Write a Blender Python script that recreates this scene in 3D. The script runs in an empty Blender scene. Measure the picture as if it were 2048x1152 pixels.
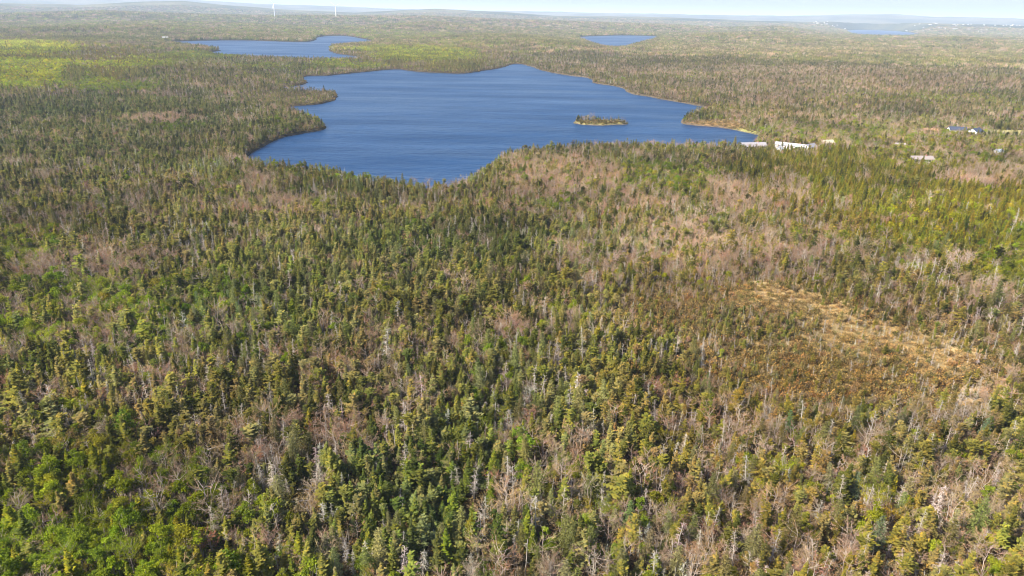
import bpy, math, random
import numpy as np
from mathutils import Matrix, Vector

R = math.radians
rng = np.random.default_rng(7)
random.seed(7)
scene = bpy.context.scene
COL = scene.collection

# ------------------------------------------------------------------ camera
H = 92.0                       # eye height above the lake
FPX = 1384.0                   # focal length in photo pixels (photo is 2048 x 1152)
PITCH = math.atan((576 - 30) / FPX)
ROLL = R(1.1)
fwd = np.array([0, math.cos(PITCH), -math.sin(PITCH)])
r0 = np.array([1.0, 0, 0]); u0 = np.array([0, math.sin(PITCH), math.cos(PITCH)])
rgt = math.cos(ROLL) * r0 + math.sin(ROLL) * u0
upv = -math.sin(ROLL) * r0 + math.cos(ROLL) * u0
cam_d = bpy.data.cameras.new('camera')
cam = bpy.data.objects.new('camera', cam_d); COL.objects.link(cam)
cam_d.sensor_width = 36.0
cam_d.lens = 36.0 * FPX / 2048
cam_d.clip_start = 1.0; cam_d.clip_end = 90000
M4 = Matrix.Identity(4)
for i in range(3):
    M4[i][0], M4[i][1], M4[i][2] = rgt[i], upv[i], -fwd[i]
M4[2][3] = H
cam.matrix_world = M4
scene.camera = cam

# ------------------------------------------------------------------ sky, sun, exposure
SUN_EL = R(41)
SUN_AZ = R(-111)              # clockwise from +Y (view direction): from the left, a little behind
world = bpy.data.worlds.new('World'); scene.world = world; world.use_nodes = True
nt = world.node_tree; bg = nt.nodes['Background']
sky = nt.nodes.new('ShaderNodeTexSky'); sky.sky_type = 'NISHITA'; sky.sun_disc = False
sky.sun_elevation = SUN_EL; sky.sun_rotation = SUN_AZ
sky.altitude = 100; sky.air_density = 1.0; sky.dust_density = 2.6; sky.ozone_density = 3.0
nt.links.new(sky.outputs[0], bg.inputs[0]); bg.inputs[1].default_value = 0.10
sun_d = bpy.data.lights.new('sun', 'SUN'); sun = bpy.data.objects.new('sun', sun_d); COL.objects.link(sun)
sun_d.energy = 4.4; sun_d.angle = R(0.53); sun_d.color = (1.0, 0.91, 0.77)
sdir = Vector((math.sin(SUN_AZ) * math.cos(SUN_EL), math.cos(SUN_AZ) * math.cos(SUN_EL), math.sin(SUN_EL)))
sun.rotation_euler = sdir.to_track_quat('Z', 'Y').to_euler()
sun.location = (0, 0, 300)
vs = scene.view_settings
vs.view_transform = 'Standard'; vs.look = 'None'; vs.gamma = 1.0; vs.use_curve_mapping = False
vs.exposure = 1.55
cy = scene.cycles
cy.max_bounces = 4; cy.diffuse_bounces = 2; cy.glossy_bounces = 2; cy.transmission_bounces = 2
cy.volume_bounces = 0; cy.transparent_max_bounces = 6
cy.use_denoising = True; cy.denoiser = 'OPENIMAGEDENOISE'; cy.denoising_prefilter = 'ACCURATE'
cy.use_adaptive_sampling = True; cy.adaptive_threshold = 0.02
cy.pixel_filter_type = 'BLACKMAN_HARRIS'; cy.filter_width = 1.0
cy.caustics_reflective = False; cy.caustics_refractive = False

# ------------------------------------------------------------------ projection helpers
def project(P):
    """world points (n,3) -> photo pixels (n,2), depth"""
    d = np.asarray(P, float) - np.array([0, 0, H])
    z = d @ fwd
    zz = np.where(z > 1e-3, z, 1e-3)
    return np.stack([1024 + FPX * (d @ rgt) / zz, 576 - FPX * (d @ upv) / zz], -1), z

def ground_at(px, py, z=0.0):
    px = np.asarray(px, float); py = np.asarray(py, float)
    d = fwd[None] * FPX + rgt[None] * (px.reshape(-1, 1) - 1024) - upv[None] * (py.reshape(-1, 1) - 576)
    t = (z - H) / d[:, 2]
    return d[:, :2] * t[:, None]

# ------------------------------------------------------------------ noise
def _hash(ix, iy, s):
    n = (ix.astype(np.int64) * 374761393 + iy.astype(np.int64) * 668265263 + s * 982451653) & 0xffffffff
    n = ((n ^ (n >> 13)) * 1274126177) & 0xffffffff
    return ((n ^ (n >> 16)) & 0xffff) / 65535.0

def vnoise(x, y, s=0):
    ix, iy = np.floor(x), np.floor(y)
    fx, fy = x - ix, y - iy
    fx = fx * fx * (3 - 2 * fx); fy = fy * fy * (3 - 2 * fy)
    a, b = _hash(ix, iy, s), _hash(ix + 1, iy, s)
    c, d = _hash(ix, iy + 1, s), _hash(ix + 1, iy + 1, s)
    return (a * (1 - fx) + b * fx) * (1 - fy) + (c * (1 - fx) + d * fx) * fy

def fbm(x, y, s=0, o=3):
    t, a, n = 0, 0.5, 0
    for k in range(o):
        t = t + a * vnoise(x * 2 ** k, y * 2 ** k, s + k * 17); n += a; a *= 0.5
    return t / n

def smooth(a, b, x):
    t = np.clip((x - a) / (b - a), 0, 1)
    return t * t * (3 - 2 * t)

# ------------------------------------------------------------------ shorelines (photo pixels on the water plane)
LAKE = [(498, 309), (530, 291), (560, 277), (600, 268), (632, 263), (649, 257), (647, 250), (634, 241), (608, 233), (585, 226), (566, 219),
        (576, 214), (610, 211), (640, 208), (664, 202), (673, 195), (672, 188), (655, 184), (620, 182), (580, 180), (545, 179),
        (580, 173), (604, 170), (613, 166), (609, 160), (608, 154), (630, 152), (660, 151), (700, 147), (740, 143), (770, 140), (800, 139),
        (830, 143), (880, 146), (930, 147), (970, 141), (1005, 135), (1020, 130), (1040, 128), (1060, 132), (1085, 141),
        (1130, 150), (1180, 157), (1190, 166), (1240, 175), (1262, 187), (1300, 194), (1330, 200), (1400, 212), (1420, 216), (1418, 221),
        (1400, 226), (1380, 232), (1365, 239), (1367, 247), (1390, 251), (1440, 255), (1480, 262), (1506, 268), (1520, 274),
        (1510, 288), (1480, 297), (1400, 299), (1300, 298), (1200, 300), (1100, 305), (1030, 312), (995, 325), (970, 343), (940, 362),
        (900, 380), (850, 382), (800, 376), (740, 366), (690, 356), (640, 349), (580, 343), (530, 337), (500, 325)]
LAKE2 = [(326, 86), (380, 82), (430, 81), (500, 81), (560, 83), (610, 84), (632, 80), (634, 75), (660, 72), (700, 73), (750, 84),
         (715, 90), (672, 94), (658, 99), (672, 107), (716, 114), (705, 121), (640, 121), (580, 119), (520, 116), (470, 114),
         (436, 111), (418, 106), (440, 101), (422, 99), (375, 93)]
LAKE3 = [(1158, 75), (1200, 72), (1250, 71), (1314, 73), (1306, 80), (1278, 88), (1242, 98), (1215, 97), (1183, 88)]
BAY = [(1692, 62), (1740, 60), (1800, 63), (1840, 69), (1800, 74), (1720, 72)]
ISLAND = [(1147, 246), (1165, 249.5), (1200, 251.0), (1235, 249.5), (1256, 248.5), (1240, 245.5), (1205, 242.5), (1170, 242.5)]

def densify(poly, n=6):
    """Catmull-Rom through the traced points, projected on the water"""
    P = np.array(poly, float); N = len(P); out = []
    for i in range(N):
        p0, p1, p2, p3 = P[i - 1], P[i], P[(i + 1) % N], P[(i + 2) % N]
        for k in range(n):
            t = k / n
            out.append(0.5 * ((2 * p1) + (p2 - p0) * t + (2 * p0 - 5 * p1 + 4 * p2 - p3) * t * t + (3 * p1 - p0 - 3 * p2 + p3) * t ** 3))
    out = np.array(out)
    G = ground_at(out[:, 0], out[:, 1])
    t = np.roll(G, -1, 0) - np.roll(G, 1, 0); t /= np.linalg.norm(t, axis=1, keepdims=True) + 1e-9
    w = (fbm(G[:, 0] / 14, G[:, 1] / 14, 401) - .5) * np.clip(np.hypot(G[:, 0], G[:, 1]) / 160, 2, 9)
    return G + np.stack([-t[:, 1], t[:, 0]], 1) * w[:, None]

def signed_dist(pts, poly):
    """distance to polygon, positive outside"""
    best = np.full(len(pts), 1e18); inside = np.zeros(len(pts), bool)
    x, y = pts[:, 0], pts[:, 1]
    N = len(poly)
    for i in range(N):
        a, b = poly[i], poly[(i + 1) % N]
        e = b - a; L2 = e @ e + 1e-9
        t = np.clip(((x - a[0]) * e[0] + (y - a[1]) * e[1]) / L2, 0, 1)
        dx, dy = x - a[0] - t * e[0], y - a[1] - t * e[1]
        best = np.minimum(best, dx * dx + dy * dy)
        c = ((a[1] > y) != (b[1] > y))
        if c.any():
            xi = a[0] + (y - a[1]) / (b[1] - a[1] + 1e-12) * e[0]
            inside ^= c & (x < xi)
    d = np.sqrt(best)
    return np.where(inside, -d, d)

lake_polys = [densify(LAKE), densify(LAKE2), densify(LAKE3), densify(BAY)]
island_poly = densify(ISLAND)
_boxes = [(p.min(0) - 260, p.max(0) + 260) for p in lake_polys]

def shore_dist(pts):
    sd = np.full(len(pts), 260.0)
    for p, (lo, hi) in zip(lake_polys, _boxes):
        m = np.all((pts > lo) & (pts < hi), 1)
        if m.any():
            sd[m] = np.minimum(sd[m], signed_dist(pts[m], p))
    m = np.all((pts > island_poly.min(0) - 60) & (pts < island_poly.max(0) + 60), 1)
    if m.any():
        sd[m] = np.maximum(sd[m], -signed_dist(pts[m], island_poly))
    return np.minimum(sd, 260.0)

# ------------------------------------------------------------------ terrain height
def eye_y(px):
    return 30 + math.tan(ROLL) * (np.asarray(px, float) - 1024)

RIDGES = [  # distance, half-width, skyline in photo pixels
    (17000, 3600, [(-400, -8), (0, -5), (200, -2), (330, 2), (420, 5), (500, 9), (600, 12), (700, 15), (780, 18), (900, 21), (1000, 22), (1100, 24),
                   (1250, 27), (1400, 30), (1560, 33), (1690, 31), (1760, 31), (1850, 36), (1960, 38), (2048, 41), (2400, 47)]),
    (9500, 1500, [(-400, 10), (0, 6), (150, 9), (280, 5), (360, 4), (430, 10), (560, 18), (700, 24), (800, 19), (860, 17), (930, 20), (1010, 24), (1100, 30),
                  (1300, 33), (1500, 40), (1650, 42), (1800, 44), (1950, 47), (2048, 50), (2400, 58)]),
    (5600, 800, [(-400, 20), (0, 22), (200, 20), (380, 26), (549, 29), (700, 30), (850, 31), (1000, 37), (1100, 40), (1300, 46), (1440, 52), (1540, 50), (1620, 58),
                 (1690, 66), (2048, 72), (2400, 80)]),
    (4000, 420, [(-400, 45), (0, 40), (300, 36), (600, 46), (700, 48), (850, 40), (1000, 50), (1130, 58), (1400, 62), (1540, 58), (1660, 68), (1800, 70), (1900, 66), (2048, 74), (2400, 82)]),
]
KNOLLS = [  # px, py of ground centre, height, half-width
    (1085, 98, 18, 170), (1480, 84, 20, 300), (860, 118, 6, 160), (60, 120, 10, 260), (1830, 88, 12, 300), (300, 150, 6, 150),
    (1950, 170, 8, 180), (250, 66, 14, 350), (1000, 84, 12, 350)]
KN = [(ground_at([a], [b])[0], h, w) for a, b, h, w in KNOLLS]

def terrain_z(pts, sd=None):
    x, y = pts[:, 0], pts[:, 1]
    d = np.hypot(x, y)
    if sd is None:
        sd = shore_dist(pts)
    und = 2.4 + (fbm(x / 160, y / 160, 3) - 0.5) * 4 * np.clip(d / 500, 0.4, 3) + 3.0 * smooth(420, 90, d)
    amp = np.clip((d - 1500) / 3000, 0, 1)
    und = und + amp * 26 * (fbm(x / 700, y / 700, 9) - 0.4)
    for c, h, w in KN:
        und = und + h * np.exp(-((x - c[0]) ** 2 + (y - c[1]) ** 2) / (w * w))
    px = 1024 + FPX * x / np.maximum(y * math.cos(PITCH) + H * math.sin(PITCH), 1.0)
    far = und
    for D, w, sk in RIDGES:
        k = np.array(sk, float)
        ys = np.interp(px, k[:, 0], k[:, 1])
        h = H + (eye_y(px) - ys) / FPX * D - 9 + (fbm(x / 380, y / 380, 21) - 0.5) * D * 0.0016
        far = np.maximum(far, h * np.exp(-np.abs((d - D) / w) ** 2.4) * smooth(0, 1, d / 3000))
    # floor behind the last ridge stays up so nothing drops out of sight
    bank = np.where(sd > 0, 0.25 + 1.4 * smooth(0, 2.0, sd), np.maximum(sd * 0.35, -4.0) + 0.25 * smooth(-1.0, 0, sd))
    k = np.where(d > 1500, smooth(6, 255, sd), smooth(3, 160, sd))
    z = np.where(sd > 0, bank * (1 - k) + np.maximum(far, 1.0) * k, bank)
    return z

# ------------------------------------------------------------------ materials
def new_mat(name):
    m = bpy.data.materials.new(name); m.use_nodes = True
    n = m.node_tree; n.nodes.clear()
    out = n.nodes.new('ShaderNodeOutputMaterial')
    return m, n, out

def N(n, t, **kw):
    nd = n.nodes.new(t)
    for k, v in kw.items():
        if k.startswith('i_'):
            nd.inputs[k[2:].replace('_', ' ')].default_value = v
        else:
            setattr(nd, k, v)
    return nd

def mix_col(n, fac, a, b, blend='MIX'):
    m = n.nodes.new('ShaderNodeMix'); m.data_type = 'RGBA'; m.blend_type = blend
    for sock, v in ((m.inputs[0], fac), (m.inputs[6], a), (m.inputs[7], b)):
        if hasattr(v, 'links') or isinstance(v, bpy.types.NodeSocket):
            n.links.new(v, sock)
        else:
            sock.default_value = v if not isinstance(v, tuple) or len(v) == 4 else (*v, 1)
    return m.outputs[2]

def foliage_mat(name, translucent=0.3, spread=0.55, warm=(1.35, 1.0, 0.6), rough=0.7):
    """colour = the plant's own tint (per plant) x the variation of each spray or leaf"""
    m, n, out = new_mat(name)
    tint = N(n, 'ShaderNodeAttribute', attribute_type='INSTANCER', attribute_name='tint')
    var = N(n, 'ShaderNodeAttribute', attribute_type='GEOMETRY', attribute_name='var')
    mr = N(n, 'ShaderNodeMapRange'); n.links.new(var.outputs['Fac'], mr.inputs[0])
    mr.inputs[3].default_value = 1 - spread; mr.inputs[4].default_value = 1 + spread
    c = mix_col(n, 1.0, tint.outputs['Color'], mr.outputs[0], 'MULTIPLY')
    oi = N(n, 'ShaderNodeObjectInfo')
    w = mix_col(n, 1.0, c, warm, 'MULTIPLY')
    sq = N(n, 'ShaderNodeMath', operation='POWER'); n.links.new(var.outputs['Fac'], sq.inputs[0]); sq.inputs[1].default_value = 3.0
    c2 = mix_col(n, sq.outputs[0], c, w)
    d = N(n, 'ShaderNodeBsdfDiffuse'); n.links.new(c2, d.inputs[0])
    t = N(n, 'ShaderNodeBsdfTranslucent'); n.links.new(c2, t.inputs[0])
    mx = N(n, 'ShaderNodeMixShader'); mx.inputs[0].default_value = translucent
    n.links.new(d.outputs[0], mx.inputs[1]); n.links.new(t.outputs[0], mx.inputs[2])
    n.links.new(mx.outputs[0], out.inputs[0])
    return m

def bark_mat(name, a, b):
    m, n, out = new_mat(name)
    oi = N(n, 'ShaderNodeObjectInfo')
    tc = N(n, 'ShaderNodeTexCoord')
    ns = N(n, 'ShaderNodeTexNoise'); ns.inputs['Scale'].default_value = 3.0
    n.links.new(tc.outputs['Object'], ns.inputs['Vector'])
    add = N(n, 'ShaderNodeMath', operation='ADD'); n.links.new(oi.outputs['Random'], add.inputs[0]); n.links.new(ns.outputs[0], add.inputs[1])
    hf = N(n, 'ShaderNodeMath', operation='MULTIPLY'); n.links.new(add.outputs[0], hf.inputs[0]); hf.inputs[1].default_value = 0.5
    c = mix_col(n, hf.outputs[0], a, b)
    d = N(n, 'ShaderNodeBsdfDiffuse'); n.links.new(c, d.inputs[0]); n.links.new(d.outputs[0], out.inputs[0])
    return m

def plain_mat(name, col, rough=0.7, noise=0.15, scale=4.0, metallic=0.0):
    m, n, out = new_mat(name)
    p = N(n, 'ShaderNodeBsdfPrincipled'); p.inputs['Roughness'].default_value = rough; p.inputs['Metallic'].default_value = metallic
    tc = N(n, 'ShaderNodeTexCoord'); ns = N(n, 'ShaderNodeTexNoise'); ns.inputs['Scale'].default_value = scale
    n.links.new(tc.outputs['Object'], ns.inputs['Vector'])
    c = mix_col(n, ns.outputs[0], tuple(v * (1 - noise) for v in col), tuple(min(v * (1 + noise), 1) for v in col))
    n.links.new(c, p.inputs['Base Color']); n.links.new(p.outputs[0], out.inputs[0])
    return m

M_needle = foliage_mat('spruce_needles', 0.22, 0.5)
M_leaf = foliage_mat('young_leaves', 0.38, 0.45, (1.2, 1.05, 0.7))
M_twig = foliage_mat('budding_twigs', 0.12, 0.35, (1.25, 0.9, 0.75))
M_dead = foliage_mat('dead_twigs', 0.05, 0.4, (1.0, 1.0, 0.95))
M_larch = foliage_mat('larch_needles', 0.35, 0.4, (1.1, 1.05, 0.8))
M_shrub = foliage_mat('heath_leaves', 0.25, 0.5, (1.3, 0.95, 0.6))
M_bark = bark_mat('conifer_bark', (0.09, 0.075, 0.06), (0.24, 0.21, 0.18))
M_pale = bark_mat('pale_bark', (0.20, 0.155, 0.125), (0.44, 0.37, 0.31))
M_snag = bark_mat('weathered_wood', (0.22, 0.19, 0.16), (0.50, 0.45, 0.39))

def ground_mat():
    m, n, out = new_mat('forest_floor')
    p = N(n, 'ShaderNodeBsdfDiffuse')
    at = N(n, 'ShaderNodeAttribute', attribute_type='GEOMETRY', attribute_name='soil')
    g = N(n, 'ShaderNodeNewGeometry')
    n1 = N(n, 'ShaderNodeTexNoise'); n1.inputs['Scale'].default_value = 0.35; n1.inputs['Detail'].default_value = 6
    n2 = N(n, 'ShaderNodeTexNoise'); n2.inputs['Scale'].default_value = 0.03; n2.inputs['Detail'].default_value = 8
    n.links.new(g.outputs['Position'], n1.inputs['Vector']); n.links.new(g.outputs['Position'], n2.inputs['Vector'])
    r1 = N(n, 'ShaderNodeMapRange'); r1.inputs[1].default_value = 0.3; r1.inputs[2].default_value = 0.7; r1.inputs[3].default_value = 0.55; r1.inputs[4].default_value = 1.45
    n.links.new(n1.outputs[0], r1.inputs[0])
    r2 = N(n, 'ShaderNodeMapRange'); r2.inputs[1].default_value = 0.3; r2.inputs[2].default_value = 0.7; r2.inputs[3].default_value = 0.7; r2.inputs[4].default_value = 1.3
    n.links.new(n2.outputs[0], r2.inputs[0])
    c = mix_col(n, 1.0, at.outputs['Color'], r1.outputs[0], 'MULTIPLY')
    c = mix_col(n, 1.0, c, r2.outputs[0], 'MULTIPLY')
    n.links.new(c, p.inputs[0]); n.links.new(p.outputs[0], out.inputs[0])
    return m

def water_mat():
    m, n, out = new_mat('lake_water')
    p = N(n, 'ShaderNodeBsdfPrincipled')
    p.inputs['Base Color'].default_value = (0.008, 0.036, 0.105, 1); p.inputs['Specular IOR Level'].default_value = 0.26
    p.inputs['IOR'].default_value = 1.33
    g = N(n, 'ShaderNodeNewGeometry')
    mp = N(n, 'ShaderNodeMapping'); mp.inputs['Scale'].default_value = (0.0045, 0.018, 1); mp.inputs['Rotation'].default_value = (0, 0, R(8))
    n.links.new(g.outputs['Position'], mp.inputs[0])
    gust = N(n, 'ShaderNodeTexNoise'); gust.inputs['Scale'].default_value = 1.0; gust.inputs['Detail'].default_value = 5
    n.links.new(mp.outputs[0], gust.inputs['Vector'])
    rr = N(n, 'ShaderNodeMapRange'); rr.inputs[1].default_value = 0.35; rr.inputs[2].default_value = 0.65
    rr.inputs[3].default_value = 0.30; rr.inputs[4].default_value = 0.44
    n.links.new(gust.outputs[0], rr.inputs[0]); n.links.new(rr.outputs[0], p.inputs['Roughness'])
    def ripple(sx, sy, rot, det):
        mq = N(n, 'ShaderNodeMapping'); mq.inputs['Scale'].default_value = (sx, sy, 1); mq.inputs['Rotation'].default_value = (0, 0, R(rot))
        n.links.new(g.outputs['Position'], mq.inputs[0])
        w = N(n, 'ShaderNodeTexNoise'); w.inputs['Scale'].default_value = 1.0; w.inputs['Detail'].default_value = det; w.inputs['Roughness'].default_value = 0.65
        n.links.new(mq.outputs[0], w.inputs['Vector'])
        return w.outputs[0]
    b1 = N(n, 'ShaderNodeBump'); b1.inputs['Strength'].default_value = 1.0; b1.inputs['Distance'].default_value = 0.45
    n.links.new(ripple(.16, .42, 14, 4), b1.inputs['Height'])
    b2 = N(n, 'ShaderNodeBump'); b2.inputs['Strength'].default_value = 1.0; b2.inputs['Distance'].default_value = 1.6
    n.links.new(ripple(.035, .075, -10, 3), b2.inputs['Height']); n.links.new(b1.outputs[0], b2.inputs['Normal'])
    n.links.new(b2.outputs[0], p.inputs['Normal'])
    # wind-roughened water is lighter, the slicks between are deeper blue
    mm = N(n, 'ShaderNodeMath', operation='MULTIPLY'); n.links.new(ripple(.006, .030, 6, 7), mm.inputs[0]); mm.inputs[1].default_value = 1.0
    mr2 = N(n, 'ShaderNodeMapRange'); mr2.inputs[1].default_value = .3; mr2.inputs[2].default_value = .7; n.links.new(mm.outputs[0], mr2.inputs[0])
    n.links.new(mix_col(n, mr2.outputs[0], (0.0015, 0.019, 0.062), (0.007, 0.038, 0.108)), p.inputs['Base Color'])
    n.links.new(p.outputs[0], out.inputs[0])
    return m

M_ground = ground_mat()
M_water = water_mat()

# ------------------------------------------------------------------ what grows where (soft patches traced over the photograph)
KINDS = ['spruce', 'fir', 'bare', 'dead', 'larch', 'leafy', 'shrub']
BASE = dict(spruce=.48, fir=.04, bare=.20, dead=.10, larch=.05, leafy=.05, shrub=.08)
# cx, cy, rx, ry, strength, mix
PATCH = [
    (1690, 700, 400, 150, .75, dict(shrub=.55, dead=.14, spruce=.16, bare=.11, larch=.04)),
    (1340, 620, 150, 60, .7, dict(shrub=.55, spruce=.3, bare=.15)),
    (230, 1050, 370, 170, 1.0, dict(leafy=.68, fir=.22, spruce=.06, bare=.03, dead=.01)),
    (60, 970, 200, 150, .8, dict(leafy=.6, fir=.2, spruce=.12, bare=.08)),
    (330, 950, 160, 80, .6, dict(bare=.55, leafy=.2, spruce=.2, dead=.05)),
    (120, 850, 170, 70, .7, dict(leafy=.35, bare=.3, spruce=.3, dead=.05)),
    (560, 960, 150, 190, .7, dict(bare=.42, spruce=.34, dead=.18, larch=.06)),
    (130, 620, 220, 90, .8, dict(leafy=.5, bare=.28, spruce=.17, dead=.05)),
    (300, 590, 160, 60, .5, dict(leafy=.4, bare=.2, spruce=.4)),
    (140, 520, 150, 45, .8, dict(bare=.75, spruce=.2, dead=.05)),
    (30, 470, 90, 40, .7, dict(leafy=.6, spruce=.3, bare=.1)),
    (180, 655, 130, 45, .7, dict(bare=.8, spruce=.2)),
    (300, 400, 330, 60, .5, dict(bare=.26, spruce=.64, leafy=.1)),
    (520, 380, 80, 45, .8, dict(bare=.75, spruce=.25)),
    (250, 760, 260, 50, .5, dict(dead=.25, bare=.3, spruce=.4, leafy=.05)),
    (850, 520, 330, 130, .8, dict(spruce=.72, fir=.06, bare=.10, dead=.07, larch=.05)),
    (880, 960, 230, 200, .8, dict(spruce=.70, fir=.06, dead=.14, bare=.08, larch=.02)),
    (1010, 900, 200, 110, .5, dict(spruce=.5, fir=.25, leafy=.1, dead=.15)),
    (800, 720, 170, 80, .6, dict(bare=.5, spruce=.4, dead=.1)),
    (1250, 1000, 260, 150, .7, dict(bare=.4, spruce=.3, dead=.18, larch=.06, leafy=.06)),
    (1580, 1000, 260, 170, .8, dict(bare=.42, dead=.18, spruce=.24, larch=.12, leafy=.04)),
    (1900, 1020, 220, 170, .7, dict(bare=.36, dead=.2, spruce=.26, larch=.08, leafy=.1)),
    (1450, 830, 240, 80, .6, dict(bare=.35, spruce=.3, dead=.2, larch=.15)),
    (1200, 780, 180, 130, .6, dict(spruce=.6, dead=.18, bare=.12, larch=.1)),
    (1690, 730, 170, 55, 1.0, dict(shrub=.9, dead=.04, spruce=.04, larch=.02)),
    (1570, 700, 110, 40, .8, dict(shrub=.8, spruce=.14, dead=.06)),
    (1540, 575, 110, 28, 1.0, dict(shrub=.93, bare=.04, dead=.03)),
    (1640, 605, 90, 22, 1.0, dict(shrub=.93, bare=.03, dead=.04)),
    (1350, 590, 80, 20, .9, dict(shrub=.8, spruce=.15, bare=.05)),
    (1760, 665, 170, 50, .85, dict(shrub=.62, dead=.3, spruce=.05, bare=.03)),
    (1870, 710, 110, 35, .9, dict(shrub=.8, dead=.17, spruce=.03)),
    (1960, 780, 120, 40, .7, dict(shrub=.5, dead=.25, bare=.15, spruce=.1)),
    (1500, 640, 120, 35, .7, dict(spruce=.85, dead=.15)),
    (1330, 480, 220, 70, .7, dict(bare=.6, spruce=.33, dead=.07)),
    (1560, 490, 180, 70, .7, dict(bare=.58, spruce=.32, dead=.1)),
    (1110, 345, 130, 50, .9, dict(bare=.72, leafy=.06, spruce=.22)),
    (1090, 400, 200, 40, .6, dict(bare=.55, spruce=.35, leafy=.1)),
    (1740, 350, 330, 70, 1.0, dict(fir=.88, bare=.05, spruce=.07)),
    (1900, 440, 230, 70, 1.0, dict(fir=.74, leafy=.08, spruce=.12, bare=.03, dead=.03)),
    (2030, 515, 90, 50, .9, dict(leafy=.5, fir=.4, spruce=.1)),
    (1340, 345, 110, 35, .8, dict(leafy=.6, spruce=.2, fir=.1, bare=.1)),
    (1480, 390, 70, 45, .9, dict(bare=.85, spruce=.15)),
    (1560, 380, 70, 40, .7, dict(bare=.7, fir=.3)),
    (1700, 262, 200, 28, 1.0, dict(leafy=.42, bare=.4, spruce=.13, larch=.05)),
    (1900, 290, 160, 40, .9, dict(leafy=.34, bare=.36, spruce=.22, fir=.08)),
    (1980, 345, 110, 20, .8, dict(bare=.8, spruce=.2)),
    (1430, 243, 70, 12, 1.0, dict(shrub=.85, bare=.15)),
    (1850, 196, 260, 22, .9, dict(fir=.5, leafy=.25, spruce=.15, bare=.1)),
    (1700, 215, 330, 22, .8, dict(spruce=.6, bare=.35, larch=.05)),
    (1700, 165, 400, 22, .9, dict(bare=.56, spruce=.38, larch=.06)),
    (1450, 180, 280, 26, .7, dict(bare=.5, spruce=.44, larch=.06)),
    (1550, 122, 330, 9, .9, dict(spruce=.85, bare=.15)),
    (1900, 125, 200, 8, .8, dict(spruce=.75, bare=.25)),
    (1500, 140, 450, 10, .8, dict(bare=.58, spruce=.42)),
    (1700, 100, 420, 8, .7, dict(bare=.5, spruce=.5)),
    (1300, 100, 260, 9, .7, dict(bare=.5, spruce=.5)),
    (170, 215, 280, 24, 1.0, dict(spruce=.94, bare=.06)),
    (250, 280, 330, 50, .8, dict(spruce=.8, bare=.13, leafy=.04, dead=.03)),
    (330, 235, 90, 10, .9, dict(bare=.85, spruce=.15)),
    (350, 253, 60, 10, .9, dict(leafy=.7, spruce=.3)),
    (560, 195, 110, 12, .9, dict(spruce=.8, bare=.2)),
    (580, 245, 70, 22, .8, dict(spruce=.75, leafy=.12, bare=.13)),
    (55, 140, 135, 38, 1.0, dict(leafy=.95, spruce=.05)),
    (30, 95, 140, 14, 1.0, dict(leafy=.9, spruce=.1)),
    (200, 167, 55, 16, 1.0, dict(leafy=.97, spruce=.03)),
    (285, 170, 50, 10, .95, dict(leafy=.9, spruce=.1)),
    (150, 145, 26, 18, 1.0, dict(spruce=1.0)),
    (250, 142, 70, 14, .9, dict(spruce=.9, leafy=.1)),
    (330, 115, 90, 9, .8, dict(leafy=.55, spruce=.45)),
    (410, 108, 100, 8, .95, dict(leafy=.95, spruce=.05)),
    (90, 112, 120, 3, .9, dict(spruce=1.0)),
    (190, 78, 130, 5, .9, dict(spruce=.95, leafy=.05)),
    (255, 126, 95, 8, .9, dict(leafy=.85, spruce=.15)),
    (440, 150, 120, 12, .8, dict(spruce=.65, bare=.25, leafy=.1)),
    (560, 130, 120, 8, .7, dict(spruce=.55, leafy=.45)),
    (690, 127, 90, 9, .95, dict(leafy=.9, spruce=.1)),
    (850, 110, 120, 14, 1.0, dict(leafy=.88, spruce=.12)),
    (800, 98, 120, 6, .9, dict(leafy=.8, spruce=.2)),
    (920, 128, 60, 10, .9, dict(spruce=.95, leafy=.05)),
    (790, 122, 22, 6, .9, dict(spruce=1.0)),
    (1500, 72, 700, 20, .75, dict(spruce=.52, bare=.30, leafy=.18)),
    (300, 45, 600, 22, .75, dict(spruce=.42, leafy=.34, bare=.24)),
    (620, 66, 260, 6, .8, dict(leafy=.5, bare=.4, spruce=.1)),
    (800, 70, 120, 10, .8, dict(leafy=.6, bare=.3, spruce=.1)),
    (250, 50, 280, 10, .7, dict(leafy=.45, bare=.45, spruce=.1)),
    (960, 85, 100, 10, .7, dict(leafy=.4, bare=.3, spruce=.3)),
    (1100, 80, 90, 16, .8, dict(spruce=.5, leafy=.2, bare=.3)),
]

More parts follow.
